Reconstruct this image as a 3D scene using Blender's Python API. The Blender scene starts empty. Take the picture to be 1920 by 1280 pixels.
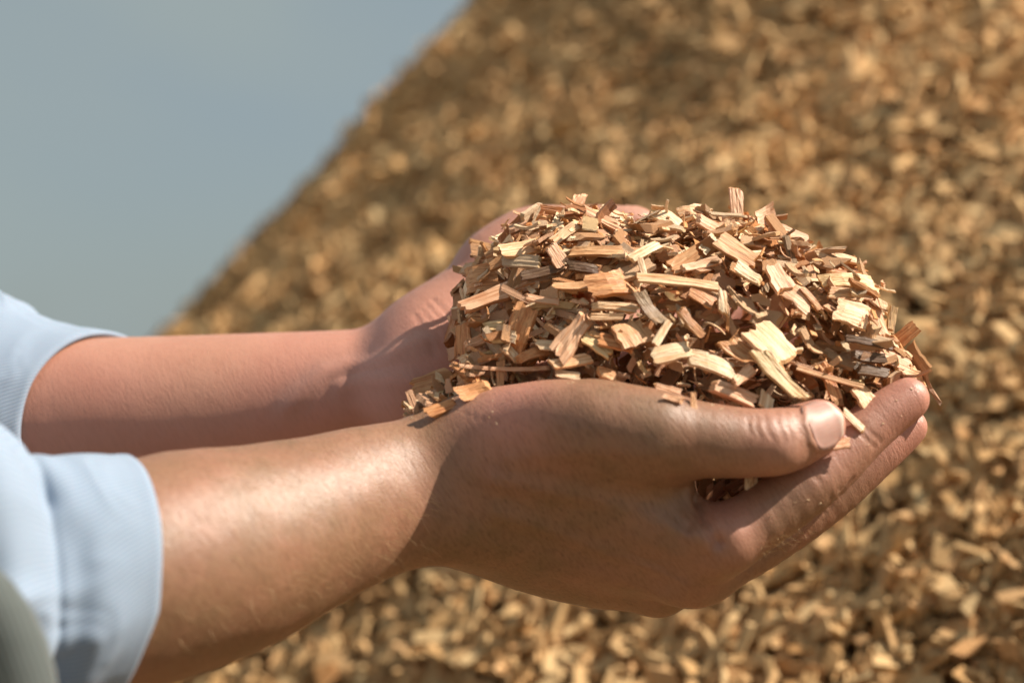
import bpy, math, random
import numpy as np
from mathutils import Vector, Matrix
from mathutils.bvhtree import BVHTree

rng = np.random.default_rng(7)
random.seed(7)
scene = bpy.context.scene
COL = scene.collection

# ------------------------------------------------------------------ camera
CAM = np.array([0.0, -0.70, 1.15])
PITCH = math.radians(2.0)
LENS, SENSOR = 70.0, 36.0
cam_data = bpy.data.cameras.new('camera')
cam = bpy.data.objects.new('camera', cam_data)
COL.objects.link(cam)
cam.location = CAM
cam.rotation_euler = (math.radians(90) + PITCH, 0, 0)
cam_data.lens = LENS
cam_data.sensor_width = SENSOR
cam_data.clip_start = 0.02
cam_data.clip_end = 5000
cam_data.dof.use_dof = True
cam_data.dof.focus_distance = 0.735
cam_data.dof.aperture_fstop = 5.6
cam_data.dof.aperture_blades = 0
scene.camera = cam

# ------------------------------------------------------------------ sky and sun
SUN_DIR = Vector((0.70, -0.035, 0.71)).normalized()      # towards the sun
SUN_EL = math.asin(SUN_DIR.z)
SUN_AZ = math.atan2(SUN_DIR.x, SUN_DIR.y)
world = bpy.data.worlds.new('World')
scene.world = world
world.use_nodes = True
wn, wl = world.node_tree.nodes, world.node_tree.links
wn.clear()
w_out = wn.new('ShaderNodeOutputWorld')
w_bg = wn.new('ShaderNodeBackground')
w_sky = wn.new('ShaderNodeTexSky')
w_sky.sky_type = 'NISHITA'
w_sky.sun_disc = False
w_sky.sun_elevation = SUN_EL
w_sky.sun_rotation = SUN_AZ
w_sky.air_density = 1.0
w_sky.dust_density = 2.0
w_sky.ozone_density = 1.0
# thin, even veil of cloud over the blue
w_tc = wn.new('ShaderNodeTexCoord')
w_map = wn.new('ShaderNodeMapping')
w_map.inputs['Scale'].default_value = (2.2, 2.2, 4.0)
w_noise = wn.new('ShaderNodeTexNoise')
w_noise.inputs['Scale'].default_value = 2.6
w_noise.inputs['Detail'].default_value = 3.0
w_noise.inputs['Roughness'].default_value = 0.45
w_ramp = wn.new('ShaderNodeMapRange')
w_ramp.inputs['From Min'].default_value = 0.38
w_ramp.inputs['From Max'].default_value = 0.66
w_ramp.inputs['To Min'].default_value = 0.62
w_ramp.inputs['To Max'].default_value = 0.95
w_mix = wn.new('ShaderNodeMix')
w_mix.data_type = 'RGBA'
w_mix.inputs['B'].default_value = (3.55, 4.2, 4.25, 1)
wl.new(w_tc.outputs['Generated'], w_map.inputs['Vector'])
wl.new(w_map.outputs['Vector'], w_noise.inputs['Vector'])
wl.new(w_noise.outputs['Fac'], w_ramp.inputs['Value'])
wl.new(w_ramp.outputs['Result'], w_mix.inputs['Factor'])
wl.new(w_sky.outputs['Color'], w_mix.inputs['A'])
wl.new(w_mix.outputs['Result'], w_bg.inputs['Color'])
w_bg.inputs['Strength'].default_value = 0.056
wl.new(w_bg.outputs['Background'], w_out.inputs['Surface'])

sun_data = bpy.data.lights.new('sun', 'SUN')
sun_data.energy = 5.0
sun_data.angle = math.radians(0.55)
sun_data.color = (1.0, 0.91, 0.78)
sun = bpy.data.objects.new('sun', sun_data)
COL.objects.link(sun)
sun.rotation_euler = SUN_DIR.to_track_quat('Z', 'Y').to_euler()

vs = scene.view_settings
vs.view_transform = 'Standard'
vs.look = 'None'
vs.exposure = 0.75
vs.gamma = 1.0
vs.use_curve_mapping = False
scene.cycles.max_bounces = 8

# ------------------------------------------------------------------ helpers
CP, SP = math.cos(PITCH), math.sin(PITCH)


def ray(px, py):
    cx = (px - 960) / 1920 * SENSOR / LENS
    cz = -(py - 640) / 1920 * SENSOR / LENS
    return np.array([cx, CP - SP * cz, SP + CP * cz])


def P(px, py, d):
    """the point at depth plane y = d that the photo shows at (px, py)"""
    r = ray(px, py)
    return CAM + r * ((d - CAM[1]) / r[1])


def S(px, d=0.0):
    """size in metres of a length in photo pixels at depth d"""
    return px * SENSOR / LENS / 1920 * (d - CAM[1])


def nrm(v):
    v = np.asarray(v, float)
    return v / (np.linalg.norm(v) + 1e-12)


def tag(o, label=None, cat=None, group=None, kind=None):
    if label: o['label'] = label
    if cat: o['category'] = cat
    if group: o['group'] = group
    if kind: o['kind'] = kind
    return o


def mesh_np(name, verts, faces4=None, faces3=None, smooth=True):
    me = bpy.data.meshes.new(name)
    verts = np.asarray(verts, np.float32)
    me.vertices.add(len(verts))
    me.vertices.foreach_set('co', verts.ravel())
    loops, starts, totals = [], [], []
    n = 0
    for f, k in ((faces4, 4), (faces3, 3)):
        if f is not None and len(f):
            f = np.asarray(f, np.int32)
            loops.append(f.ravel())
            starts.append(n + np.arange(len(f), dtype=np.int32) * k)
            n += f.size
    loops = np.concatenate(loops)
    starts = np.concatenate(starts)
    me.loops.add(len(loops))
    me.loops.foreach_set('vertex_index', loops)
    me.polygons.add(len(starts))
    me.polygons.foreach_set('loop_start', starts)
    me.update(calc_edges=True)
    me.validate()
    if smooth:
        me.polygons.foreach_set('use_smooth', np.ones(len(me.polygons), bool))
    else:
        me.polygons.foreach_set('use_smooth', np.zeros(len(me.polygons), bool))
    return me


def obj(name, me, mat=None, parent=None):
    o = bpy.data.objects.new(name, me)
    COL.objects.link(o)
    if mat and not me.materials:
        me.materials.append(mat)
    if parent:
        o.parent = parent
    return o


def value_noise(p, scale, seed=0):
    """smooth value noise at points p (N,3), about -1..1"""
    q = np.asarray(p, float) * scale
    i = np.floor(q).astype(np.int64)
    f = q - i
    f = f * f * (3 - 2 * f)

    def h(ix, iy, iz):
        n = (ix * 374761393 + iy * 668265263 + iz * 2147483647 + seed * 1013904223) & 0xffffffff
        n = ((n ^ (n >> 13)) * 1274126177) & 0xffffffff
        n = n ^ (n >> 16)
        return (n & 0xffff) / 32767.5 - 1
    out = 0
    for dx in (0, 1):
        for dy in (0, 1):
            for dz in (0, 1):
                w = (f[:, 0] if dx else 1 - f[:, 0]) * (f[:, 1] if dy else 1 - f[:, 1]) * (f[:, 2] if dz else 1 - f[:, 2])
                out = out + w * h(i[:, 0] + dx, i[:, 1] + dy, i[:, 2] + dz)
    return out


def catmull(pts, n):
    pts = np.array(pts); N = len(pts)
    ext = np.vstack([2 * pts[0] - pts[1], pts, 2 * pts[-1] - pts[-2]])
    out = []
    for u in np.linspace(0, N - 1 - 1e-6, n):
        i = int(u); f = u - i
        p0, p1, p2, p3 = ext[i], ext[i + 1], ext[i + 2], ext[i + 3]
        out.append(0.5 * (2 * p1 + (p2 - p0) * f + (2 * p0 - 5 * p1 + 4 * p2 - p3) * f ** 2 + (3 * p1 - p0 - 3 * p2 + p3) * f ** 3))
    return np.array(out)


# ------------------------------------------------------------------ materials
def new_mat(name):
    m = bpy.data.materials.new(name)
    m.use_nodes = True
    nt = m.node_tree
    b = nt.nodes['Principled BSDF']
    return m, nt.nodes, nt.links, b


def mk_math(n, l, op, a, b=None, clamp=False):
    x = n.new('ShaderNodeMath')
    x.operation = op
    x.use_clamp = clamp
    for i, v in enumerate((a, b)):
        if v is None: continue
        if isinstance(v, (int, float)): x.inputs[i].default_value = v
        else: l.new(v, x.inputs[i])
    return x.outputs[0]


def mk_mix(n, l, fac, a, b, blend='MIX'):
    x = n.new('ShaderNodeMix')
    x.data_type = 'RGBA'
    x.blend_type = blend
    for s, v in (('Factor', fac), ('A', a), ('B', b)):
        i = x.inputs[s]
        if isinstance(v, (int, float)): i.default_value = v
        elif isinstance(v, tuple): i.default_value = v + (1,) if len(v) == 3 else v
        else: l.new(v, i)
    return x.outputs['Result']


def mk_noise(n, l, vec, scale, detail=2, rough=0.5, mapping=None):
    if mapping:
        m = n.new('ShaderNodeMapping')
        m.inputs['Scale'].default_value = mapping
        l.new(vec, m.inputs['Vector'])
        vec = m.outputs['Vector']
    x = n.new('ShaderNodeTexNoise')
    x.inputs['Scale'].default_value = scale
    x.inputs['Detail'].default_value = detail
    x.inputs['Roughness'].default_value = rough
    l.new(vec, x.inputs['Vector'])
    return x.outputs['Fac']


def mk_range(n, l, v, a, b, c=0.0, d=1.0):
    x = n.new('ShaderNodeMapRange')
    for k, val in (('From Min', a), ('From Max', b), ('To Min', c), ('To Max', d)):
        x.inputs[k].default_value = val
    l.new(v, x.inputs['Value'])
    return x.outputs['Result']


def mat_skin():
    m, n, l, b = new_mat('skin')
    tc = n.new('ShaderNodeTexCoord').outputs['Object']
    att = n.new('ShaderNodeAttribute'); att.attribute_name = 'pink'
    tan = n.new('ShaderNodeAttribute'); tan.attribute_name = 'tan'
    vein = n.new('ShaderNodeAttribute'); vein.attribute_name = 'vein'
    base = mk_mix(n, l, tan.outputs['Fac'], (0.47, 0.245, 0.165), (0.205, 0.113, 0.055))
    mott = mk_noise(n, l, tc, 90, 4, 0.6)
    base = mk_mix(n, l, mk_range(n, l, mott, 0.35, 0.7, 0, 0.35), base, (0.40, 0.185, 0.115))
    base = mk_mix(n, l, mk_math(n, l, 'MULTIPLY', att.outputs['Fac'], 0.75), base, (0.62, 0.26, 0.20))
    base = mk_mix(n, l, mk_math(n, l, 'MULTIPLY', vein.outputs['Fac'], 0.22), base, (0.36, 0.26, 0.22))
    # hair follicles: small short dark dashes, and fine pale specks of wood dust
    mp = n.new('ShaderNodeMapping')
    mp.inputs['Scale'].default_value = (1.25, 1.0, 0.50)
    mpr = n.new('ShaderNodeMapping'); mpr.inputs['Rotation'].default_value = (0, math.radians(30), 0)
    l.new(tc, mpr.inputs['Vector'])
    l.new(mpr.outputs['Vector'], mp.inputs['Vector'])
    vo = n.new('ShaderNodeTexVoronoi')
    vo.inputs['Scale'].default_value = 430
    l.new(mp.outputs['Vector'], vo.inputs['Vector'])
    dots = mk_range(n, l, vo.outputs['Distance'], 0.14, 0.30, 1, 0)
    por = n.new('ShaderNodeAttribute'); por.attribute_name = 'pore'
    dots = mk_math(n, l, 'MULTIPLY', dots, por.outputs['Fac'])
    base = mk_mix(n, l, mk_math(n, l, 'MULTIPLY', dots, 0.34), base, (0.085, 0.036, 0.016))
    blot = mk_noise(n, l, tc, 28, 3, 0.55)
    base = mk_mix(n, l, mk_range(n, l, blot, 0.42, 0.68, 0, 0.30), base, (0.42, 0.17, 0.115))
    # fine slanting skin lines, darker in their grooves
    rot = n.new('ShaderNodeMapping'); rot.inputs['Rotation'].default_value = (0, math.radians(30), 0)
    l.new(tc, rot.inputs['Vector'])
    fl_ = mk_noise(n, l, rot.outputs['Vector'], 1.0, 3, 0.6, mapping=(1100, 500, 190))
    groove = mk_range(n, l, fl_, 0.34, 0.56, 1, 0)
    base = mk_mix(n, l, mk_math(n, l, 'MULTIPLY', groove, mk_range(n, l, tan.outputs['Fac'], 0, 1, 0.12, 0.42)), base, (0.52, 0.40, 0.32), 'MULTIPLY')
    l.new(base, b.inputs['Base Color'])
    # fine criss-cross skin lines
    mp2 = n.new('ShaderNodeMapping')
    mp2.inputs['Scale'].default_value = (1.7, 1.0, 0.8)
    mp2.inputs['Rotation'].default_value = (0, math.radians(28), 0)
    l.new(tc, mp2.inputs['Vector'])
    v2 = n.new('ShaderNodeTexVoronoi')
    v2.feature = 'DISTANCE_TO_EDGE'
    v2.inputs['Scale'].default_value = 1000
    l.new(mp2.outputs['Vector'], v2.inputs['Vector'])
    lines = mk_range(n, l, v2.outputs['Distance'], 0.0, 0.22)
    streak = mk_noise(n, l, mp2.outputs['Vector'], 420, 4, 0.6, mapping=(1.0, 0.25, 0.22))
    h = mk_math(n, l, 'ADD', mk_math(n, l, 'MULTIPLY', lines, 0.5), mk_math(n, l, 'MULTIPLY', streak, 1.1))
    h = mk_math(n, l, 'SUBTRACT', h, mk_math(n, l, 'MULTIPLY', dots, 0.5))
    h = mk_math(n, l, 'SUBTRACT', h, mk_math(n, l, 'MULTIPLY', groove, 0.7))
    bp = n.new('ShaderNodeBump')
    bp.inputs['Strength'].default_value = 0.24
    bp.inputs['Distance'].default_value = 0.00045
    l.new(h, bp.inputs['Height'])
    l.new(bp.outputs['Normal'], b.inputs['Normal'])
    b.inputs['Roughness'].default_value = 0.46
    b.inputs['Specular IOR Level'].default_value = 0.6
    b.inputs['Subsurface Weight'].default_value = 0.12
    b.inputs['Subsurface Radius'].default_value = (1.0, 0.34, 0.18)
    b.inputs['Subsurface Scale'].default_value = 0.0035
    return m


def mat_nail():
    m, n, l, b = new_mat('nail')
    tc = n.new('ShaderNodeTexCoord').outputs['UV']
    st = mk_noise(n, l, tc, 18, 2, 0.5, mapping=(0.15, 1.6, 1))
    base = mk_mix(n, l, mk_range(n, l, st, 0.3, 0.7, 0, 0.5), (0.42, 0.235, 0.19), (0.50, 0.315, 0.26))
    sep = n.new('ShaderNodeSeparateXYZ'); l.new(tc, sep.inputs[0])
    base = mk_mix(n, l, mk_range(n, l, sep.outputs[0], 0.84, 0.92), base, (0.58, 0.45, 0.37))
    l.new(base, b.inputs['Base Color'])
    bp = n.new('ShaderNodeBump'); bp.inputs['Strength'].default_value = 0.12; bp.inputs['Distance'].default_value = 0.0003
    l.new(st, bp.inputs['Height']); l.new(bp.outputs['Normal'], b.inputs['Normal'])
    b.inputs['Roughness'].default_value = 0.48
    b.inputs['Specular IOR Level'].default_value = 0.35
    b.inputs['Subsurface Weight'].default_value = 0.15
    b.inputs['Subsurface Scale'].default_value = 0.002
    return m


def mat_cloth(name, c1, c2, scale=900.0, rough=0.85, stripe=0.5):
    m, n, l, b = new_mat(name)
    uv = n.new('ShaderNodeTexCoord').outputs['UV']
    sep = n.new('ShaderNodeSeparateXYZ'); l.new(uv, sep.inputs[0])
    # twill: fine slanted ribs (UV in metres)
    diag = mk_math(n, l, 'ADD', sep.outputs[0], mk_math(n, l, 'MULTIPLY', sep.outputs[1], 0.35))
    rib = mk_math(n, l, 'SINE', mk_math(n, l, 'MULTIPLY', diag, 2 * math.pi * scale))
    fine = mk_noise(n, l, uv, 2600, 2, 0.6)
    big = mk_noise(n, l, uv, 45, 3, 0.5)
    base = mk_mix(n, l, mk_range(n, l, rib, -1, 1, 0, stripe), c1, c2)
    base = mk_mix(n, l, mk_range(n, l, big, 0.3, 0.7, 0, 0.25), base, c2)
    l.new(base, b.inputs['Base Color'])
    hh = mk_math(n, l, 'ADD', mk_math(n, l, 'MULTIPLY', rib, 0.35), mk_math(n, l, 'MULTIPLY', fine, 0.6))
    bp = n.new('ShaderNodeBump'); bp.inputs['Strength'].default_value = 0.35; bp.inputs['Distance'].default_value = 0.0003
    l.new(hh, bp.inputs['Height']); l.new(bp.outputs['Normal'], b.inputs['Normal'])
    b.inputs['Roughness'].default_value = rough
    b.inputs['Specular IOR Level'].default_value = 0.25
    b.inputs['Sheen Weight'].default_value = 0.15
    b.inputs['Subsurface Weight'].default_value = 0.06
    b.inputs['Subsurface Scale'].default_value = 0.003
    return m


def mat_chip():
    """sawn and split wood: the chip's own colour comes from the object, grain runs along its length"""
    m, n, l, b = new_mat('split_wood')
    oi = n.new('ShaderNodeObjectInfo')
    tco = n.new('ShaderNodeTexCoord').outputs['Object']
    off = n.new('ShaderNodeVectorMath'); off.operation = 'ADD'
    comb = n.new('ShaderNodeCombineXYZ')
    rr = mk_math(n, l, 'MULTIPLY', oi.outputs['Random'], 7.0)
    for i in range(3): l.new(rr, comb.inputs[i])
    l.new(tco, off.inputs[0]); l.new(comb.outputs[0], off.inputs[1])
    v = off.outputs[0]
    fine = mk_noise(n, l, v, 1.0, 3, 0.65, mapping=(70, 1500, 1500))
    ring = mk_noise(n, l, v, 1.0, 2, 0.5, mapping=(28, 420, 420))
    blot = mk_noise(n, l, v, 130, 2, 0.5)
    col = oi.outputs['Color']
    g = mk_mix(n, l, mk_range(n, l, fine, 0.36, 0.58, 0.85, 0), col, (0.62, 0.46, 0.33), 'MULTIPLY')
    g = mk_mix(n, l, mk_range(n, l, ring, 0.5, 0.66, 0, 0.6), g, (0.80, 0.56, 0.36), 'MULTIPLY')
    g = mk_mix(n, l, mk_range(n, l, blot, 0.58, 0.75, 0, 0.5), g, (0.70, 0.50, 0.34), 'MULTIPLY')
    # cut ends: coarser, browner end grain (faces that look along the chip's own length)
    geo = n.new('ShaderNodeNewGeometry')
    vt = n.new('ShaderNodeVectorTransform'); vt.vector_type = 'NORMAL'; vt.convert_from = 'WORLD'; vt.convert_to = 'OBJECT'
    l.new(geo.outputs['True Normal'], vt.inputs[0])
    sp = n.new('ShaderNodeSeparateXYZ'); l.new(vt.outputs[0], sp.inputs[0])
    endf = mk_range(n, l, mk_math(n, l, 'ABSOLUTE', sp.outputs[0]), 0.5, 0.7)
    endn = mk_noise(n, l, v, 1300, 3, 0.7)
    endc = mk_mix(n, l, mk_range(n, l, endn, 0.35, 0.65, 0.25, 1), (0.62, 0.44, 0.26), (0.98, 0.86, 0.66))
    g2 = mk_mix(n, l, 0.85, col, endc, 'MULTIPLY')
    g = mk_mix(n, l, endf, g, g2)
    l.new(g, b.inputs['Base Color'])
    h = mk_math(n, l, 'ADD', fine, mk_math(n, l, 'MULTIPLY', ring, 0.8))
    h = mk_math(n, l, 'ADD', h, mk_math(n, l, 'MULTIPLY', endf, endn))
    bp = n.new('ShaderNodeBump'); bp.inputs['Strength'].default_value = 0.7; bp.inputs['Distance'].default_value = 0.0006
    l.new(h, bp.inputs['Height']); l.new(bp.outputs['Normal'], b.inputs['Normal'])
    b.inputs['Roughness'].default_value = 0.50
    b.inputs['Specular IOR Level'].default_value = 0.45
    return m


def mat_chip_mass(name, bump_scale):
    m, n, l, b = new_mat(name)
    at = n.new('ShaderNodeAttribute'); at.attribute_name = 'wood'
    tc = n.new('ShaderNodeTexCoord').outputs['Object']
    nz = mk_noise(n, l, tc, bump_scale, 3, 0.6)
    c = mk_mix(n, l, mk_range(n, l, nz, 0.35, 0.65, 0.5, 0), at.outputs['Color'], (0.6, 0.48, 0.36), 'MULTIPLY')
    l.new(c, b.inputs['Base Color'])
    bp = n.new('ShaderNodeBump'); bp.inputs['Strength'].default_value = 0.5; bp.inputs['Distance'].default_value = 0.001
    l.new(nz, bp.inputs['Height']); l.new(bp.outputs['Normal'], b.inputs['Normal'])
    b.inputs['Roughness'].default_value = 0.85
    b.inputs['Specular IOR Level'].default_value = 0.2
    return m


def mat_ground():
    m, n, l, b = new_mat('bare_ground')
    tc = n.new('ShaderNodeTexCoord').outputs['Object']
    a = mk_noise(n, l, tc, 3, 6, 0.6)
    f = mk_noise(n, l, tc, 60, 4, 0.6)
    c = mk_mix(n, l, a, (0.13, 0.095, 0.06), (0.24, 0.18, 0.11))
    c = mk_mix(n, l, mk_range(n, l, f, 0.4, 0.7), c, (0.32, 0.23, 0.13))
    l.new(c, b.inputs['Base Color'])
    bp = n.new('ShaderNodeBump'); bp.inputs['Distance'].default_value = 0.02
    l.new(f, bp.inputs['Height']); l.new(bp.outputs['Normal'], b.inputs['Normal'])
    b.inputs['Roughness'].default_value = 0.95
    return m


SKIN, NAIL, CHIP = mat_skin(), mat_nail(), mat_chip()
SHIRT = mat_cloth('blue_twill', (0.20, 0.265, 0.37), (0.30, 0.365, 0.455), 620, 0.85, 0.9)
VEST = mat_cloth('grey_wool', (0.10, 0.115, 0.112), (0.14, 0.155, 0.15), 500, 0.95, 0.4)

# ------------------------------------------------------------------ ground
g = 900.0
gv = [(-g, -g, 0), (g, -g, 0), (g, g, 0), (-g, g, 0)]
ground = obj('ground', mesh_np('ground', gv, [(0, 1, 2, 3)], smooth=False), mat_ground())
tag(ground, 'bare brown earth around the chip heap', 'ground', kind='structure')

# ------------------------------------------------------------------ heap of wood chips behind
r1, r2 = ray(296, 640), ray(938, -10)
n_sil = nrm(np.cross(r2, r1))
if n_sil[2] < 0: n_sil = -n_sil
SLOPE = math.acos(n_sil[2])                     # angle of repose seen in the photo
RISE = 1.45                                      # apex above the camera


def apex_for(s):
    u = r1 + s * (r2 - r1)
    return CAM + u * (RISE / u[2])


lo, hi = 1.2, 60.0
R_AT_CAM = RISE / math.tan(SLOPE)
TARGET_D = R_AT_CAM + 1.12
for _ in range(60):
    mid = (lo + hi) / 2
    A = apex_for(mid)
    if math.hypot(*(A - CAM)[:2]) > TARGET_D: lo = mid
    else: hi = mid
APEX = apex_for((lo + hi) / 2)
az_cam = math.atan2(CAM[1] - APEX[1], CAM[0] - APEX[0])


def heap_point(az, z):
    """points on the uneven flank of the heap"""
    r = (APEX[2] - z) / math.tan(SLOPE)
    p = np.stack([APEX[0] + r * np.cos(az), APEX[1] + r * np.sin(az), z], 1)
    nn = np.stack([np.cos(az) * math.sin(SLOPE), np.sin(az) * math.sin(SLOPE), np.full_like(az, math.cos(SLOPE))], 1)
    dsp = 0.012 * value_noise(p, 2.6, 3) + 0.008 * value_noise(p, 9, 4) + 0.006 * value_noise(p, 26, 5)
    dsp = dsp + 0.030 * np.clip((p[:, 0] - 0.10) / 0.3, 0, 1) * value_noise(p, 5.0, 6)
    return p + nn * dsp[:, None], nn


def frames(nv, rng, tilt):
    """random orientation frames whose z axis is nv tilted by about `tilt` radians"""
    N = len(nv)
    zt = nv + rng.normal(0, tilt, (N, 3))
    zt /= np.linalg.norm(zt, axis=1)[:, None]
    t = rng.normal(0, 1, (N, 3))
    x = t - zt * np.sum(t * zt, 1)[:, None]
    x /= np.linalg.norm(x, axis=1)[:, None]
    y = np.cross(zt, x)
    return x, y, zt


PALETTE = np.array([
    (0.60, 0.40, 0.215), (0.66, 0.46, 0.26), (0.56, 0.345, 0.18), (0.62, 0.37, 0.20),
    (0.50, 0.29, 0.13), (0.70, 0.52, 0.31), (0.54, 0.27, 0.12), (0.44, 0.22, 0.085), (0.20, 0.12, 0.065)])
PAL_P = np.array([0.20, 0.18, 0.16, 0.14, 0.10, 0.10, 0.06, 0.04, 0.02])
PAL_P = PAL_P / PAL_P.sum()

BOX_F = np.array([(0, 1, 3, 2), (4, 6, 7, 5), (0, 2, 6, 4), (1, 5, 7, 3), (0, 4, 5, 1), (2, 3, 7, 6)])


def box_chips(pos, x, y, z, L, W, T, rng, jag=0.18):
    """eight-cornered slanted splinters; returns verts (N*8,3), quads"""
    N = len(pos)
    V = np.zeros((N, 8, 3))
    sh = rng.normal(0, 0.35, N)
    cut = rng.normal(0, 0.8, N)
    k = 0
    for sx in (-1, 1):
        for sy in (-1, 1):
            for sz in (-1, 1):
                lx = sx * L / 2 + sh * sy * W / 2 + cut * sz * T / 2 + rng.normal(0, jag, N) * L * 0.3
                ly = sy * W / 2 * (1 + rng.normal(0, jag, N))
                lz = sz * T / 2 * (1 + rng.normal(0, jag, N))
                V[:, k] = pos + x * lx[:, None] + y * ly[:, None] + z * lz[:, None]
                k += 1
    F = (BOX_F[None] + (np.arange(N) * 8)[:, None, None]).reshape(-1, 4)
    return V.reshape(-1, 3), F


def heap_sample(n, az0, az1, z0, z1, rng):
    # area grows with radius: sample by rejection on z
    z = z0 + (z1 - z0) * rng.random(n * 2)
    r = (APEX[2] - z)
    keep = rng.random(n * 2) < r / r.max()
    z = z[keep][:n]
    az = az0 + (az1 - az0) * rng.random(len(z))
    return az, z


# cone surface under the chips
na, nz_ = 260, 150
azs = np.linspace(az_cam - 1.9, az_cam + 1.9, na)
zs = np.linspace(-0.05, APEX[2] - 0.02, nz_)
AZ, ZZ = np.meshgrid(azs, zs)
hp, hn = heap_point(AZ.ravel(), ZZ.ravel())
hp = hp - hn * 0.014
ii = np.arange(na * nz_).reshape(nz_, na)
hf = np.stack([ii[:-1, :-1], ii[:-1, 1:], ii[1:, 1:], ii[1:, :-1]], -1).reshape(-1, 4)
wood_b = np.tile(np.array([[0.20, 0.125, 0.055]]), (len(hp), 1))
parts_v, parts_f, parts_c = [hp], [hf], [wood_b]
nv_ = len(hp)
az_view = az_cam
for (n_s, a0, a1, z0, z1) in ((140000, -1.25, 0.55, 0.62, 1.95), (45000, -1.8, 1.3, 0.02, 2.4)):
    az, z = heap_sample(n_s, az_view + a0, az_view + a1, z0, z1, rng)
    # which way round the silhouette lies is decided by geometry, so mirror if needed
    p, nn = heap_point(az, z)
    N = len(p)
    clump = value_noise(p, 14, 11)
    p = p + nn * (np.minimum(rng.normal(-0.003, 0.005, N), 0.004) + 0.007 * clump * np.clip((p[:, 0] + 0.1) / 0.3, 0.3, 1))[:, None]
    x, y, zt = frames(nn, rng, 0.42)
    L = np.clip(rng.lognormal(math.log(0.0135), 0.42, N), 0.006, 0.034)
    W = np.clip(rng.lognormal(math.log(0.0054), 0.42, N), 0.002, 0.024)
    W = np.minimum(W, L * 0.9)
    T = np.clip(rng.lognormal(math.log(0.0025), 0.35, N), 0.001, 0.008)
    V, F = box_chips(p, x, y, zt, L, W, T, rng)
    c = PALETTE[rng.choice(len(PALETTE), N, p=PAL_P)] * (1.10 + 0.30 * rng.random((N, 1)))
    c = 0.55 * c + 0.45 * np.array([[0.63, 0.42, 0.22]])
    patch_tone = np.clip(0.5 + 0.9 * value_noise(p, 2.3, 12) + 0.5 * value_noise(p, 6.0, 13), 0, 1)  # broad random patches of lighter and darker tone
    c = np.minimum(c * (0.82 + 0.24 * patch_tone)[:, None], 0.86)
    c *= np.array([1.0, 0.985, 0.90])                 # weathered, yellower than the fresh handful
    parts_v.append(V); parts_f.append(F + nv_); parts_c.append(np.repeat(c, 8, 0))
    nv_ += len(V)
hv, hfc, hc = np.concatenate(parts_v), np.concatenate(parts_f), np.concatenate(parts_c)
me = mesh_np('wood_chip_heap', hv, hfc, smooth=False)
ca = me.color_attributes.new('wood', 'FLOAT_COLOR', 'POINT')
ca.data.foreach_set('color', np.concatenate([hc, np.ones((len(hc), 1))], 1).astype(np.float32).ravel())
heap = obj('wood_chip_heap', me, mat_chip_mass('heap_wood', 420))
tag(heap, 'tall sloping heap of weathered wood chips rising behind the hands', 'wood heap', kind='stuff')


# ------------------------------------------------------------------ flesh: rounded volumes blended and skinned
class Field:
    def __init__(self, lo, hi, h):
        self.lo = np.array(lo, float); self.h = h
        self.n = np.ceil((np.array(hi) - self.lo) / h).astype(int) + 1
        self.D = np.full(tuple(self.n), 0.05, np.float32)

    def box(self, lo, hi):
        a = np.clip(np.floor((lo - self.lo) / self.h).astype(int), 0, self.n)
        b = np.clip(np.ceil((hi - self.lo) / self.h).astype(int) + 1, 0, self.n)
        if np.any(b - a < 2): return None, None
        sl = tuple(slice(i, j) for i, j in zip(a, b))
        ax = [(self.lo[k] + self.h * np.arange(a[k], b[k])).astype(np.float32) for k in range(3)]
        return sl, np.meshgrid(*ax, indexing='ij', sparse=True)


def smin(a, b, k):
    hh = np.maximum(k - np.abs(a - b), 0) / k
    return np.minimum(a, b) - hh * hh * k * 0.25


def cone_sdf(X, a, b, ra, rb, flat=None):
    """distance to a round cone from a to b; flat = (axis, f0, f1) makes it 1/f as thick along axis"""
    px, py, pz = X[0] - a[0], X[1] - a[1], X[2] - a[2]
    ba = b - a
    l2 = float(np.dot(ba, ba))
    t = np.clip((px * ba[0] + py * ba[1] + pz * ba[2]) / l2, 0, 1)
    qx, qy, qz = px - t * ba[0], py - t * ba[1], pz - t * ba[2]
    if flat is not None:
        nx, f0, f1 = flat
        s = (qx * nx[0] + qy * nx[1] + qz * nx[2]) * (f0 + (f1 - f0) * t - 1)
        qx, qy, qz = qx + s * nx[0], qy + s * nx[1], qz + s * nx[2]
    return (np.sqrt(qx * qx + qy * qy + qz * qz) - (ra + (rb - ra) * t)).astype(np.float32)


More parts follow.
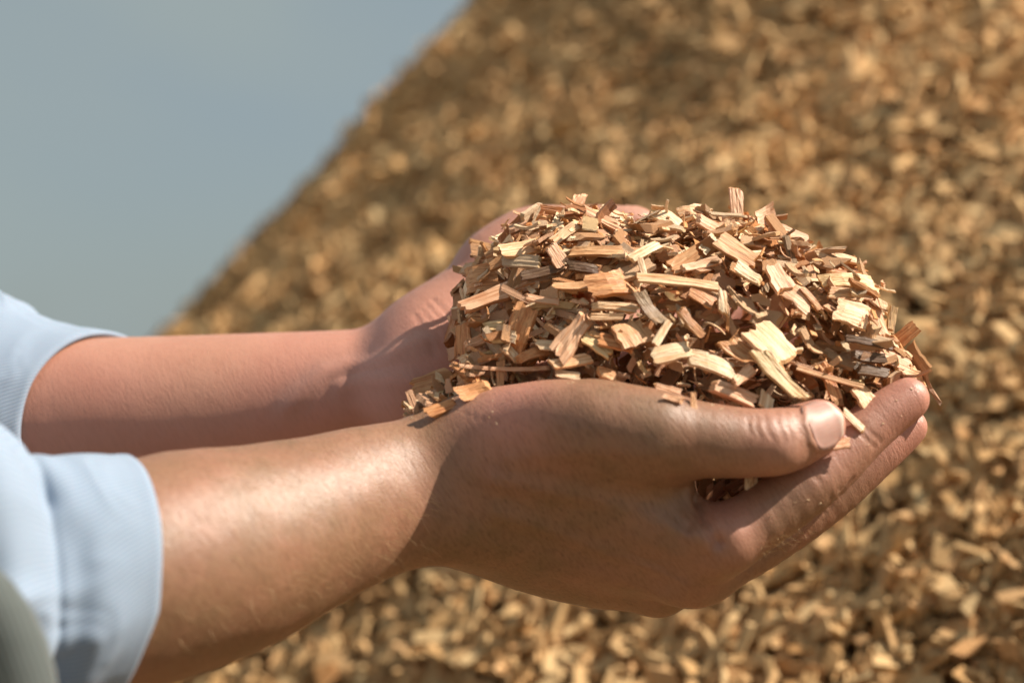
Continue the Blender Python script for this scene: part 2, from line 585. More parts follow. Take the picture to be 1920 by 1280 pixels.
def add_chain(F, pts, k_in, k_out, flat=None, target=None):
    """pts: list of (point, radius), smoothed into a limb and blended onto the field with k_out; flat = (axis, [factor per point])"""
    P0 = np.array([p for p, r in pts]); R = np.array([r for p, r in pts])
    n = max(5, int(np.linalg.norm(np.diff(P0, axis=0), axis=1).sum() / 0.0040)) + 1
    cols = [P0, R[:, None]] + ([np.array(flat[1])[:, None]] if flat else [])
    C = catmull(np.hstack(cols), n)
    for _ in range(6): C[1:-1] = 0.25 * C[:-2] + 0.5 * C[1:-1] + 0.25 * C[2:]
    P0, R = C[:, :3], C[:, 3]
    pad = R.max() + k_out + 4 * F.h
    sl, X = F.box(P0.min(0) - pad, P0.max(0) + pad)
    d = np.full(tuple(q.stop - q.start for q in sl), 0.05, np.float32)
    for i in range(n - 1):
        fl = (flat[0], C[i, 4], C[i + 1, 4]) if flat else None
        pr = max(R[i], R[i + 1]) + k_out + 3 * F.h
        s2, X2 = F.box(np.minimum(P0[i], P0[i + 1]) - pr, np.maximum(P0[i], P0[i + 1]) + pr)
        if s2 is None: continue
        lc = tuple(slice(u.start - v.start, u.stop - v.start) for u, v in zip(s2, sl))
        lc = tuple(slice(max(0, u.start), u.stop) for u in lc)
        e = cone_sdf(X2, P0[i], P0[i + 1], R[i], R[i + 1], fl)
        sub = d[lc]
        e = e[tuple(slice(0, m) for m in sub.shape)]
        d[lc] = smin(sub, e, 0.0006)
    T = F.D if target is None else target
    T[sl] = smin(T[sl], d, k_out)


def carve(F, a, b, ra, rb, k):
    pad = max(ra, rb) + k + 3 * F.h
    sl, X = F.box(np.minimum(a, b) - pad, np.maximum(a, b) + pad)
    F.D[sl] = -smin(-F.D[sl], cone_sdf(X, a, b, ra, rb), k)


def surface_nets(F):
    D = F.D
    s = D < 0
    nx, ny, nz = D.shape
    cs = [s[i:nx - 1 + i, j:ny - 1 + j, k:nz - 1 + k] for i in (0, 1) for j in (0, 1) for k in (0, 1)]
    cnt = sum(c.astype(np.int8) for c in cs)
    act = (cnt > 0) & (cnt < 8)
    idx = np.full(act.shape, -1, np.int64)
    cells = np.argwhere(act)
    idx[act] = np.arange(len(cells))
    acc = np.zeros((len(cells), 3)); num = np.zeros(len(cells))
    corners = [(i, j, k) for i in (0, 1) for j in (0, 1) for k in (0, 1)]
    vals = {c: D[cells[:, 0] + c[0], cells[:, 1] + c[1], cells[:, 2] + c[2]].astype(float) for c in corners}
    for c in corners:
        for ax in range(3):
            if c[ax] == 0:
                c2 = tuple(1 if q == ax else c[q] for q in range(3))
                v0, v1 = vals[c], vals[c2]
                m = (v0 < 0) != (v1 < 0)
                t = np.where(m, v0 / np.where(m, v0 - v1, 1), 0)
                p = np.tile(np.array(c, float), (len(cells), 1)); p[:, ax] += t
                acc[m] += p[m]; num[m] += 1
    V = F.lo + F.h * (cells + acc / num[:, None])
    quads = []
    for ax in range(3):
        o = [q for q in range(3) if q != ax]
        a = [slice(1, -1)] * 3; a[ax] = slice(0, -1)
        b = [slice(1, -1)] * 3; b[ax] = slice(1, None)
        s0, s1 = s[tuple(a)], s[tuple(b)]
        ch = np.argwhere(s0 != s1)
        if not len(ch): continue
        inside = s0[s0 != s1]
        base = ch.copy(); base[:, o[0]] += 1; base[:, o[1]] += 1
        def cell(d0, d1):
            q = base.copy(); q[:, o[0]] -= d0; q[:, o[1]] -= d1
            return idx[q[:, 0], q[:, 1], q[:, 2]]
        q = np.stack([cell(1, 1), cell(0, 1), cell(0, 0), cell(1, 0)], 1)
        flip = inside if ax != 1 else ~inside
        q[~flip] = q[~flip][:, ::-1]
        quads.append(q)
    Q = np.concatenate(quads)
    Q = Q[(Q >= 0).all(1)]
    return V, Q


def relax(V, Q, it, lam=0.5):
    e = np.concatenate([Q[:, [0, 1]], Q[:, [1, 2]], Q[:, [2, 3]], Q[:, [3, 0]]])
    for k in range(it):
        for w in (lam, -lam * 1.04):
            S_ = np.zeros_like(V); c = np.zeros(len(V))
            for a, b in ((0, 1), (1, 0)):
                for q in range(3):
                    S_[:, q] += np.bincount(e[:, a], V[e[:, b], q], len(V))
                c += np.bincount(e[:, a], minlength=len(V))
            V = V + w * (S_ / np.maximum(c, 1)[:, None] - V)
    return V


def vnormals(V, Q):
    n = np.cross(V[Q[:, 2]] - V[Q[:, 0]], V[Q[:, 3]] - V[Q[:, 1]])
    N = np.zeros_like(V)
    for k in range(4):
        for q in range(3):
            N[:, q] += np.bincount(Q[:, k], n[:, q], len(V))
    return N / (np.linalg.norm(N, axis=1)[:, None] + 1e-20)


def poly_dist(V, pts):
    """distance of each vertex to a polyline"""
    pts = np.array(pts); best = np.full(len(V), 1e9)
    for a, b in zip(pts[:-1], pts[1:]):
        ba = b - a
        t = np.clip(((V - a) @ ba) / (ba @ ba), 0, 1)
        best = np.minimum(best, np.linalg.norm(V - a - t[:, None] * ba, axis=1))
    return best


def J(px, py, d, rpx):
    return (P(px, py, d), S(rpx, d))


YAX = np.array([0.0, 1.0, 0.0])

# ---- right arm and hand (nearer the camera, back of the hand towards it)
H = 0.0009
FR = Field((-0.185, -0.115, 1.02), (0.165, 0.105, 1.165), H)
arm = [J(0, 1146, -0.077, 212), J(150, 1106, -0.065, 212), J(300, 1064, -0.050, 210), J(400, 1040, -0.040, 198), J(480, 1016, -0.031, 180),
       J(560, 986, -0.022, 163), J(640, 958, -0.013, 147), J(720, 935, -0.004, 138), J(790, 920, 0.003, 136), J(870, 910, 0.008, 140)]
side = nrm(P(860, 900, 0.009) - P(300, 1068, -0.05))
depth_ax = nrm(YAX - side * np.dot(YAX, side))
fl = (depth_ax, [1.0, 1.0, 1.03, 1.06, 1.10, 1.15, 1.22, 1.30, 1.38, 1.42])
add_chain(FR, arm, 0.012, 0.010, fl)
palm = FR.D
# metacarpals, thumb side to little finger side
add_chain(FR, [J(840, 905, 0.008, 100), J(960, 905, 0.004, 86), J(1150, 950, 0.000, 72), J(1352, 1016, -0.006, 63)], 0.012, 0.012)
add_chain(FR, [J(850, 935, 0.012, 96), J(1080, 1010, 0.012, 74), J(1310, 1068, 0.009, 60)], 0.012, 0.011)
add_chain(FR, [J(860, 945, 0.022, 90), J(1060, 1035, 0.026, 70), J(1235, 1090, 0.028, 58)], 0.012, 0.011)
add_chain(FR, [J(870, 945, 0.030, 84), J(1010, 1030, 0.036, 68), J(1135, 1072, 0.043, 54)], 0.012, 0.018)
# muscle web between thumb and forefinger
add_chain(FR, [J(930, 850, 0.006, 90), J(1120, 868, 0.000, 74), J(1250, 886, -0.002, 42)], 0.010, 0.014)
# thumb base
add_chain(FR, [J(880, 842, 0.008, 80), J(985, 806, -0.004, 84), J(1080, 798, -0.012, 86), J(1230, 816, -0.017, 78)], 0.014, 0.014)
# the open hollow between thumb and forefinger
carve(FR, P(1352, 922, -0.045), P(1366, 918, 0.012), S(38), S(44), 0.006)
carve(FR, P(1420, 895, -0.045), P(1420, 900, 0.016), S(36), S(44), 0.006)
base_D = FR.D.copy()
fingers = {
    'thumb': [J(1120, 802, -0.013, 82), J(1230, 816, -0.017, 78), J(1330, 826, -0.018, 69), J(1400, 829, -0.018, 63), J(1450, 829, -0.016, 65), J(1490, 818, -0.012, 57), J(1535, 799, -0.006, 50)],
    'index': [J(1300, 1000, -0.004, 58), J(1352, 1014, -0.006, 64), J(1440, 963, -0.004, 57), J(1532, 893, 0.000, 57), J(1580, 848, 0.003, 52), J(1623, 806, 0.006, 48), J(1668, 770, 0.008, 44), J(1702, 748, 0.009, 40)],
    'middle': [J(1290, 1060, 0.010, 54), J(1318, 1070, 0.011, 58), J(1450, 1000, 0.019, 54), J(1567, 908, 0.025, 55), J(1648, 841, 0.028, 46), J(1703, 800, 0.030, 35)],
    'ring': [J(1235, 1090, 0.028, 56), J(1380, 1010, 0.034, 53), J(1490, 925, 0.041, 52), J(1575, 850, 0.044, 45), J(1640, 815, 0.046, 36)],
    'little': [J(1135, 1072, 0.043, 52), J(1280, 1000, 0.053, 48), J(1380, 940, 0.058, 46), J(1450, 880, 0.060, 42), J(1510, 850, 0.060, 33)],
}
out = FR.D
for nme, pts in fingers.items():
    T = base_D.copy()
    add_chain(FR, pts, 0.007, 0.006 if nme in ('thumb', 'index') else 0.008, target=T)
    out = smin(out, T, 0.0005)
FR.D = out.astype(np.float32)
VR, QR = surface_nets(FR)
VR = relax(VR, QR, 5)
NR = vnormals(VR, QR)


def wrinkle(V, N, lines, width, depth):
    for pts in lines:
        d = poly_dist(V, pts)
        V = V - N * (depth * np.exp(-(d / width) ** 2))[:, None]
    return V


def surf(bvh, px, py):
    """where the photo's pixel falls on the skin"""
    r = ray(px, py)
    hit = bvh.ray_cast(Vector(CAM), Vector(nrm(r)))
    return None if hit[0] is None else np.array(hit[0])


def bvh_of(V, Q):
    return BVHTree.FromPolygons([tuple(v) for v in V], [tuple(int(i) for i in q) for q in Q])


bR = bvh_of(VR, QR)


def on_skin(bvh, pix):
    return [q for q in (surf(bvh, *p) for p in pix) if q is not None]


# creases over the thumb joint, the knuckle and the wrist; tendons
cre = [[(1432, 772), (1438, 800), (1448, 822)], [(1452, 768), (1460, 795), (1470, 828)], [(1472, 770), (1478, 800), (1486, 826)], [(1418, 780), (1420, 800), (1426, 818)],
       [(1404, 782), (1405, 800), (1408, 812)], [(1490, 775), (1496, 800), (1500, 815)]]
VR = wrinkle(VR, NR, [on_skin(bR, c) for c in cre], 0.0008, 0.00026)
cre = [[(1310, 935), (1318, 965), (1335, 1000), (1345, 1015)], [(1280, 925), (1285, 950), (1295, 980)]]
VR = wrinkle(VR, NR, [on_skin(bR, c) for c in cre[:1]], 0.0022, 0.0026)
VR = wrinkle(VR, NR, [on_skin(bR, c) for c in cre[1:]], 0.0030, 0.0010)
cre = [[(1548, 962), (1566, 935), (1590, 905)], [(1556, 950), (1575, 925), (1598, 896)], [(1500, 985), (1530, 962)]]
VR = wrinkle(VR, NR, [on_skin(bR, c) for c in cre], 0.0009, 0.00035)
cre = [[(1140 + 18 * k, 1030 + 13 * (k % 2)), (1230 + 14 * k, 1048 + 8 * k), (1320, 1040 + 9 * k)] for k in range(4)]
VR = wrinkle(VR, NR, [on_skin(bR, c) for c in cre], 0.0009, 0.00016)
# knuckle bumps
for (px, py, w, a) in ((1318, 1000, 0.006, 0.0018), (1368, 988, 0.006, 0.0016), (1372, 1040, 0.008, 0.0010), (1308, 1092, 0.008, 0.0018), (1535, 905, 0.009, 0.0010), (1476, 866, 0.0060, 0.0014), (1395, 800, 0.012, -0.0006), (1255, 1125, 0.009, 0.0012)):
    c = surf(bR, px, py)
    if c is not None:
        VR = VR + NR * (a * np.exp(-(np.linalg.norm(VR - c, axis=1) / w) ** 2))[:, None]
# skin fold round the root and sides of the thumbnail
fold = on_skin(bR, [(1560, 838), (1532, 842), (1518, 825), (1511, 795), (1508, 765), (1514, 748)])
VR = VR + NR * (0.0010 * np.exp(-(poly_dist(VR, fold) / 0.0013) ** 2))[:, None]
# finger joint lines and the fan of fine lines above the knuckles
cre = [[(1600, 800), (1622, 822), (1640, 838)], [(1612, 792), (1636, 815), (1652, 828)], [(1508, 872), (1540, 905), (1556, 930)], [(1522, 862), (1552, 893), (1572, 916)]]
VR = wrinkle(VR, NR, [on_skin(bR, c) for c in cre], 0.0008, 0.00042)
cre = [[(1250 + 12 * k, 960 + 10 * k), (1290 + 8 * k, 985 + 14 * k), (1345 - 2 * k, 1015 + 14 * k)] for k in range(5)]
VR = wrinkle(VR, NR, [on_skin(bR, c) for c in cre], 0.0009, 0.00038)
cre = [[(870 + 17 * k, 772 + 5 * k), (905 + 17 * k, 830 + 6 * k), (935 + 15 * k, 900 + 8 * k)] for k in range(7)]
VR = wrinkle(VR, NR, [on_skin(bR, c) for c in cre], 0.0008, 0.00022)
# tendons and veins on the back of the hand
for pix, w, a in (([(930, 900), (1100, 930), (1320, 1005)], 0.0040, 0.0013), ([(930, 960), (1100, 1020), (1290, 1085)], 0.0040, 0.0012),
                  ([(960, 860), (1100, 845), (1230, 850)], 0.0035, 0.0006)):
    d = poly_dist(VR, on_skin(bR, pix))
    VR = VR + NR * (a * np.exp(-(d / w) ** 2))[:, None]
VR = VR + NR * (0.00035 * value_noise(VR, 55, 21) + 0.00018 * value_noise(VR, 140, 22))[:, None]

# ---- left arm and hand (farther; inner side of the forearm and the cupped palm up)
FL = Field((-0.265, 0.02, 1.055), (0.19, 0.225, 1.235), 0.0011)
armL = [J(-90, 830, 0.148, 180), J(60, 812, 0.142, 173), J(300, 791, 0.132, 161), J(480, 765, 0.126, 146), J(640, 738, 0.119, 130), J(740, 712, 0.115, 118), J(820, 672, 0.111, 116)]
upL = nrm(np.array([0.0, -0.45, 0.9]))
sideL = nrm(armL[-1][0] - armL[1][0]); upL = nrm(upL - sideL * np.dot(upL, sideL))
fl = (upL, [1.0, 1.0, 1.03, 1.08, 1.15, 1.25, 1.32])
add_chain(FL, armL, 0.012, 0.010, fl)
add_chain(FL, [J(810, 665, 0.122, 90), J(1000, 650, 0.130, 74), J(1240, 640, 0.134, 52)], 0.012, 0.016)
add_chain(FL, [J(800, 690, 0.114, 90), J(1000, 700, 0.116, 72), J(1270, 690, 0.120, 52)], 0.012, 0.016)
add_chain(FL, [J(800, 715, 0.106, 88), J(1000, 740, 0.102, 70), J(1270, 735, 0.104, 50)], 0.012, 0.016)
add_chain(FL, [J(800, 735, 0.098, 84), J(1000, 770, 0.090, 66), J(1240, 775, 0.090, 46)], 0.012, 0.016)
add_chain(FL, [J(850, 640, 0.114, 88), J(900, 568, 0.119, 82), J(948, 508, 0.124, 75), J(990, 470, 0.127, 70)], 0.014, 0.020)
base_D = FL.D.copy(); out = FL.D
fl_ = {
    'thumb': [J(935, 505, 0.124, 74), J(990, 468, 0.127, 70), J(1060, 440, 0.129, 61), J(1125, 430, 0.130, 58), J(1165, 428, 0.128, 50), J(1195, 430, 0.126, 42)],
    'index': [J(1240, 640, 0.134, 52), J(1370, 620, 0.138, 46), J(1470, 590, 0.130, 43), J(1540, 570, 0.120, 36)],
    'middle': [J(1270, 690, 0.120, 52), J(1400, 690, 0.122, 46), J(1500, 660, 0.116, 43), J(1570, 635, 0.106, 36)],
    'ring': [J(1270, 735, 0.104, 50), J(1400, 745, 0.104, 45), J(1490, 725, 0.099, 41), J(1560, 700, 0.092, 35)],
    'little': [J(1240, 775, 0.090, 45), J(1350, 780, 0.088, 40), J(1430, 765, 0.084, 37), J(1490, 750, 0.079, 31)],
}
for nme, pts in fl_.items():
    T = base_D.copy()
    add_chain(FL, pts, 0.007, 0.010, target=T)
    out = smin(out, T, 0.0012)
FL.D = out.astype(np.float32)
VL, QL = surface_nets(FL)
VL = relax(VL, QL, 14)
NL = vnormals(VL, QL)
bL = bvh_of(VL, QL)
veins = [[(540, 762), (575, 728), (610, 698), (650, 686), (690, 684), (730, 668), (790, 640)], [(640, 725), (680, 712), (720, 712), (770, 716)]]
vein_d = np.minimum.reduce([poly_dist(VL, on_skin(bL, v)) for v in veins])
VL = VL + NL * (0.0011 * np.exp(-(vein_d / 0.0042) ** 2))[:, None]
cre = [[(790, 580), (812, 610), (835, 650)], [(800, 572), (826, 600), (845, 630)], [(812, 562), (838, 590), (850, 605)], [(778, 590), (800, 630), (815, 665)]]
VL = wrinkle(VL, NL, [on_skin(bL, c) for c in cre], 0.0011, 0.00040)
VL = VL + NL * (0.0002 * value_noise(VL, 30, 31) + 0.00006 * value_noise(VL, 140, 32))[:, None]

# ---- upper arms and chest, inside the clothes
FT = Field((-0.62, -0.22, 0.95), (-0.10, 0.42, 1.58), 0.007)
add_chain(FT, [(P(60, 1146, -0.072), 0.034), (np.array([-0.235, -0.085, 1.055]), 0.042), (np.array([-0.40, -0.06, 1.36]), 0.050), (np.array([-0.44, 0.0, 1.42]), 0.060)], 0.02, 0.02)
add_chain(FT, [(P(0, 818, 0.145), 0.026), (np.array([-0.31, 0.185, 1.105]), 0.034), (np.array([-0.42, 0.28, 1.36]), 0.050), (np.array([-0.44, 0.22, 1.42]), 0.060)], 0.02, 0.02)
add_chain(FT, [(np.array([-0.46, 0.10, 1.00]), 0.125), (np.array([-0.46, 0.11, 1.36]), 0.125)], 0.03, 0.05)
add_chain(FT, [(np.array([-0.45, 0.11, 1.42]), 0.055), (np.array([-0.43, 0.11, 1.55]), 0.052)], 0.03, 0.05)
VT, QT = surface_nets(FT)
VT = relax(VT, QT, 3)

# ---- one body
person = bpy.data.objects.new('person', None)
COL.objects.link(person)
person.location = (-0.46, 0.11, 0.0)
tag(person, 'person in rolled pale blue sleeves holding out cupped hands full of wood chips', 'person')


def cut_open(V, Q, p, ax, sel=None):
    """drop the faces beyond the plane (p, ax); returns the kept faces and the open rim in order"""
    side = (V - p) @ ax > 0
    if sel is not None: side = side | ~sel
    Qk = Q[side[Q].all(1)]
    e = np.concatenate([Qk[:, [0, 1]], Qk[:, [1, 2]], Qk[:, [2, 3]], Qk[:, [3, 0]]])
    es = set(map(tuple, e.tolist()))
    nxt = {a: b for a, b in es if (b, a) not in es and abs((V[a] - p) @ ax) < 0.03}
    best = []
    left = set(nxt)
    while left:
        st = next(iter(left)); loop = [st]; left.discard(st); c = nxt[st]
        while c in left:
            loop.append(c); left.discard(c); c = nxt[c]
        if len(loop) > len(best): best = loop
    return Qk, best


def bridge(VA, la, VB_, lb, oa, ob):
    A, B = VA[la], VB_[lb][::-1]; lb = lb[::-1]
    k = int(np.argmin(np.linalg.norm(B - A[0], axis=1))); lb = lb[k:] + lb[:k]
    na_, nb_ = len(la), len(lb); i = j = 0; T = []
    while i < na_ or j < nb_:
        if j >= nb_ or (i < na_ and (i + 1) / na_ <= (j + 1) / nb_):
            T.append((la[(i + 1) % na_] + oa, la[i % na_] + oa, lb[j % nb_] + ob)); i += 1
        else:
            T.append((la[i % na_] + oa, lb[j % nb_] + ob, lb[(j + 1) % nb_] + ob)); j += 1
    return T


axR, axL = nrm(arm[2][0] - arm[1][0]), nrm(armL[2][0] - armL[1][0])
QR, ra_ = cut_open(VR, QR, P(70, 1142, -0.071), axR)
QL, rl_ = cut_open(VL, QL, P(20, 816, 0.144), axL)
QT, ta_ = cut_open(VT, QT, P(10, 1160, -0.076), -axR, VT[:, 1] < 0.08)
QT, tl_ = cut_open(VT, QT, P(-60, 826, 0.147), -axL, VT[:, 1] >= 0.08)
oR, oL, oT = 0, len(VR), len(VR) + len(VL)
TRI = bridge(VR, ra_, VT, ta_, oR, oT) + bridge(VL, rl_, VT, tl_, oL, oT)
VB = np.concatenate([VR, VL, VT]); QB = np.concatenate([QR, QL + oL, QT + oT])
me = mesh_np('body', VB, QB, TRI)
me.materials.append(SKIN)
body = obj('body', me, SKIN, person)
body.matrix_parent_inverse = Matrix.Translation((0.46, -0.11, 0))

# anatomical colouring: paler, pinker inner forearm, palms and finger ends; tanned outer side
pink = np.zeros(len(VB)); tanv = np.zeros(len(VB)); veinv = np.zeros(len(VB))
nR, nL = len(VR), len(VL)
tanv[:nR] = np.clip(0.95 - 0.2 * value_noise(VR, 18, 41), 0, 1)
tips = [(fingers['thumb'][-1][0], 0.016), (fingers['index'][-1][0], 0.024), (fingers['middle'][-1][0], 0.024), (fingers['thumb'][4][0], 0.012), (P(1366, 985, -0.012), 0.010), (P(960, 770, -0.012), 0.016)]
for c, w in tips:
    gsn = np.exp(-(np.linalg.norm(VR - c, axis=1) / w) ** 2)
    pink[:nR] = np.maximum(pink[:nR], 0.8 * gsn); tanv[:nR] *= 1 - 0.6 * gsn
pR = np.clip((NR[:, 1] - 0.1) * 2, 0, 1)          # palm side
pink[:nR] = np.maximum(pink[:nR], 0.6 * pR); tanv[:nR] *= 1 - 0.8 * pR
tanv[nR:nR + nL] = 0.08
pink[nR:nR + nL] = np.clip(0.50 + 0.30 * value_noise(VL, 24, 42) - 0.5 * np.clip((NL @ nrm([0, -0.1, 1])) - 0.55, 0, 1), 0, 1)
veinv[nR:nR + nL] = np.exp(-((vein_d - 0.003) / 0.005) ** 2)
pore = np.zeros(len(VB))
xw = P(760, 640, 0)[0]
pore[:nR] = np.clip((VR[:, 0] - xw) / 0.03, 0.06, 1) * np.clip((P(1300, 640, 0)[0] - VR[:, 0]) / 0.02, 0.1, 1) * tanv[:nR]
for nme, arr in (('pink', pink), ('tan', tanv), ('vein', veinv), ('pore', pore)):
    a = me.attributes.new(nme, 'FLOAT', 'POINT')
    a.data.foreach_set('value', arr.astype(np.float32))

# ---- thumbnail: a thin curved plate laid on the last joint
bR = bvh_of(VR, QR)


def nail_plate(c_px, axis_px, n_dir, length, width):
    c = surf(bR, *c_px)
    ax = P(*axis_px[1], -0.004) - P(*axis_px[0], -0.010)
    nn = nrm(n_dir)
    ax = nrm(ax - nn * np.dot(ax, nn))
    bx = np.cross(nn, ax)
    nu, nv = 15, 13
    V, UV = [], []
    for i in range(nu):
        u = i / (nu - 1)
        for j in range(nv):
            v = j / (nv - 1) * 2 - 1
            # rounded root and tip
            uu = (u - 0.5) * length
            lim = math.sqrt(max(0.0, 1 - abs(2 * u - 1) ** 3.2)) * 0.90 + 0.10
            if u < 0.5: lim = math.sqrt(max(0.0, 1 - abs(2 * u - 1) ** 4.0)) * 0.86 + 0.14
            q = c + ax * uu + bx * (v * width / 2 * lim)
            h = bR.ray_cast(Vector(q + nn * 0.02), Vector(-nn))
            hitp = np.array(h[0]) if h[0] is not None else q
            if h[0] is None or np.dot(hitp - c, nn) < -0.0075:
                hitp = q - nn * 0.0065
            lift = 0.00030 * (1 - 0.55 * abs(v) ** 3) * (min(1, u * 4) * 1.5 - 0.5) + (0.0007 * max(0, u - 0.8) / 0.2)
            V.append(hitp + nn * lift); UV.append((u, (v + 1) / 2))
    V = np.array(V).reshape(nu, nv, 3)
    for _ in range(3):                                    # even plate
        V[1:-1, 1:-1] = 0.5 * V[1:-1, 1:-1] + 0.125 * (V[:-2, 1:-1] + V[2:, 1:-1] + V[1:-1, :-2] + V[1:-1, 2:])
    ii = np.arange(nu * nv).reshape(nu, nv)
    F = np.stack([ii[:-1, :-1], ii[1:, :-1], ii[1:, 1:], ii[:-1, 1:]], -1).reshape(-1, 4)
    me = mesh_np('thumbnail', V.reshape(-1, 3), F)
    uvl = me.uv_layers.new(name='UVMap')
    li = np.zeros(len(me.loops), np.int32); me.loops.foreach_get('vertex_index', li)
    uvl.data.foreach_set('uv', np.array(UV, np.float32)[li].ravel())
    o = obj('thumbnail', me, NAIL, body)
    so = o.modifiers.new('thickness', 'SOLIDIFY'); so.thickness = 0.0005; so.offset = 0
    return o


nail = nail_plate((1548, 792), ((1505, 812), (1575, 780)), (0.42, -0.86, 0.30), S(88), S(92))

# a few short pale hairs along the forefinger knuckle
hv_, hf_ = [], []
for k in range(420):
    if k < 60:
        px = 1425 + 95 * random.random(); t = (px - 1425) / 95
        py = 1044 - 42 * t - random.random() * 26
    else:
        px = 330 + 480 * random.random(); py = np.interp(px, [330, 810], [850, 800]) + random.random() * np.interp(px, [330, 810], [380, 240])
    c = surf(bR, px, py)
    if c is None: continue
    ln = 0.0022 + 0.0016 * random.random()
    dr = nrm(np.array([0.5 * random.gauss(0.6, 0.6), -0.9, random.gauss(-0.3, 0.5)]))
    if k >= 60:
        ln *= 1.6; dr = nrm(np.array([random.gauss(0.8, 0.25), -0.40, random.gauss(-0.55, 0.25)]))
    cur = np.array([random.gauss(0.5, 0.4), 0, random.gauss(0.3, 0.5)]) * (1 if k < 60 else 0.35)
    pv = [c + dr * ln * s + cur * ln * 0.5 * s * s for s in (0, 0.35, 0.7, 1.0)]
    b0 = len(hv_)
    for q, pq in enumerate(pv):
        w = (0.00006 if k < 60 else 0.000055) * (1 - 0.6 * q / 3)
        hv_ += [pq + np.array([w, 0, 0]), pq + np.array([-w / 2, 0, w]), pq + np.array([-w / 2, 0, -w])]
    for q in range(3):
        for e in range(3):
            a0, a1 = b0 + q * 3 + e, b0 + q * 3 + (e + 1) % 3
            hf_.append((a0, a1, a1 + 3, a0 + 3))
m, n, l, b = new_mat('pale_hair'); b.inputs['Base Color'].default_value = (0.70, 0.48, 0.26, 1); b.inputs['Roughness'].default_value = 0.4
if hf_:
    hr = obj('arm_hair', mesh_np('arm_hair', hv_, hf_), m, body)
    hr['kind'] = 'stuff'


# ------------------------------------------------------------------ sleeves
def sleeve(name, path, radii, profile, fold_fn, ref, label=None, tiltfn=None, off=0.0):
    """cloth tube along path; profile: list of (s along path in m, extra radius) from inside the cuff round its edge and up the arm"""
    dense = catmull(path, 400)
    rad = np.interp(np.linspace(0, 1, 400), np.linspace(0, 1, len(radii)), radii)
    seg = np.r_[0, np.cumsum(np.linalg.norm(np.diff(dense, axis=0), axis=1))]
    nt = 200
    th = np.linspace(0, 2 * math.pi, nt, endpoint=False)
    prof = np.array(profile)
    # resample the profile finely
    ln = np.r_[0, np.cumsum(np.linalg.norm(np.diff(prof, axis=0), axis=1))]
    m_ = int(ln[-1] / 0.0016)
    ts = np.linspace(0, ln[-1], m_)
    ps = np.interp(ts, ln, prof[:, 0]); pr = np.interp(ts, ln, prof[:, 1])
    ker = np.array([1, 2, 1]) / 4
    for _ in range(1):
        pr[1:-1] = np.convolve(pr, ker, 'valid'); ps[1:-1] = np.convolve(ps, ker, 'valid')
    V = np.zeros((m_, nt, 3)); UV = np.zeros((m_, nt, 2))
    for i in range(m_):
        sh = np.array([tiltfn(t) if tiltfn else 0.0 for t in th])
        s = np.clip(ps[i] + sh * math.exp(-max(0, ps[i]) / 0.05), 0, seg[-1] - 1e-4)
        c = np.stack([np.interp(s, seg, dense[:, k]) for k in range(3)], 1)
        s2 = np.clip(s + 0.02, 0, seg[-1]); s1 = np.clip(s - 0.02, 0, seg[-1])
        tg = np.stack([np.interp(s2, seg, dense[:, k]) - np.interp(s1, seg, dense[:, k]) for k in range(3)], 1)
        tg /= np.linalg.norm(tg, axis=1)[:, None]
        e1 = ref - tg * (tg @ ref)[:, None]; e1 /= np.linalg.norm(e1, axis=1)[:, None]
        e2 = np.cross(tg, e1)
        sc = np.full(nt, ps[i] - off)
        wp = np.stack([np.cos(th) * 0.045 + sc * 0.5, np.sin(th) * 0.045 - sc * 0.35, sc * 0.8], 1)
        rdg = 1 - np.abs(value_noise(wp, 42, 81)); rdg2 = 1 - np.abs(value_noise(wp, 95, 82))
        soft = np.clip((sc - 0.003) / 0.02, 0, 1) * np.clip(0.35 + (sc - 0.026) / 0.02, 0.35, 1)
        wrk = soft * (0.0095 * (rdg ** 3 - 0.35) + 0.0022 * (rdg2 ** 3 - 0.3) - 0.004 * np.clip((rdg - 0.84) / 0.12, 0, 1) ** 2) if ps[i] - off > 0 and i > 12 else 0
        R = np.interp(s, seg, rad) + pr[i] + fold_fn(th, sc, ts[i]) + wrk
        if ps[i] - off > 0 and i > 12: R = np.maximum(R, np.interp(s, seg, rad) - 0.0012)
        V[i] = c + e1 * (R * np.cos(th))[:, None] + e2 * (R * np.sin(th))[:, None]
        UV[i, :, 0] = th * 0.042; UV[i, :, 1] = ts[i]
    ii = np.arange(m_ * nt).reshape(m_, nt)
    F = np.stack([ii[:-1], np.roll(ii, -1, 1)[:-1], np.roll(ii, -1, 1)[1:], ii[1:]], -1).reshape(-1, 4)
    VV = V.reshape(-1, 3)
    VV = VV + 0.0005 * np.stack([value_noise(VV, 60, q) for q in (51, 52, 53)], 1)
    me = mesh_np(name, VV, F)
    uvl = me.uv_layers.new(name='UVMap')
    li = np.zeros(len(me.loops), np.int32); me.loops.foreach_get('vertex_index', li)
    uvl.data.foreach_set('uv', UV.reshape(-1, 2).astype(np.float32)[li].ravel())
    o = obj(name, me, SHIRT, shirt)
    if label: o['label'] = label
    return o


def ang(a):
    return (a + math.pi) % (2 * math.pi) - math.pi


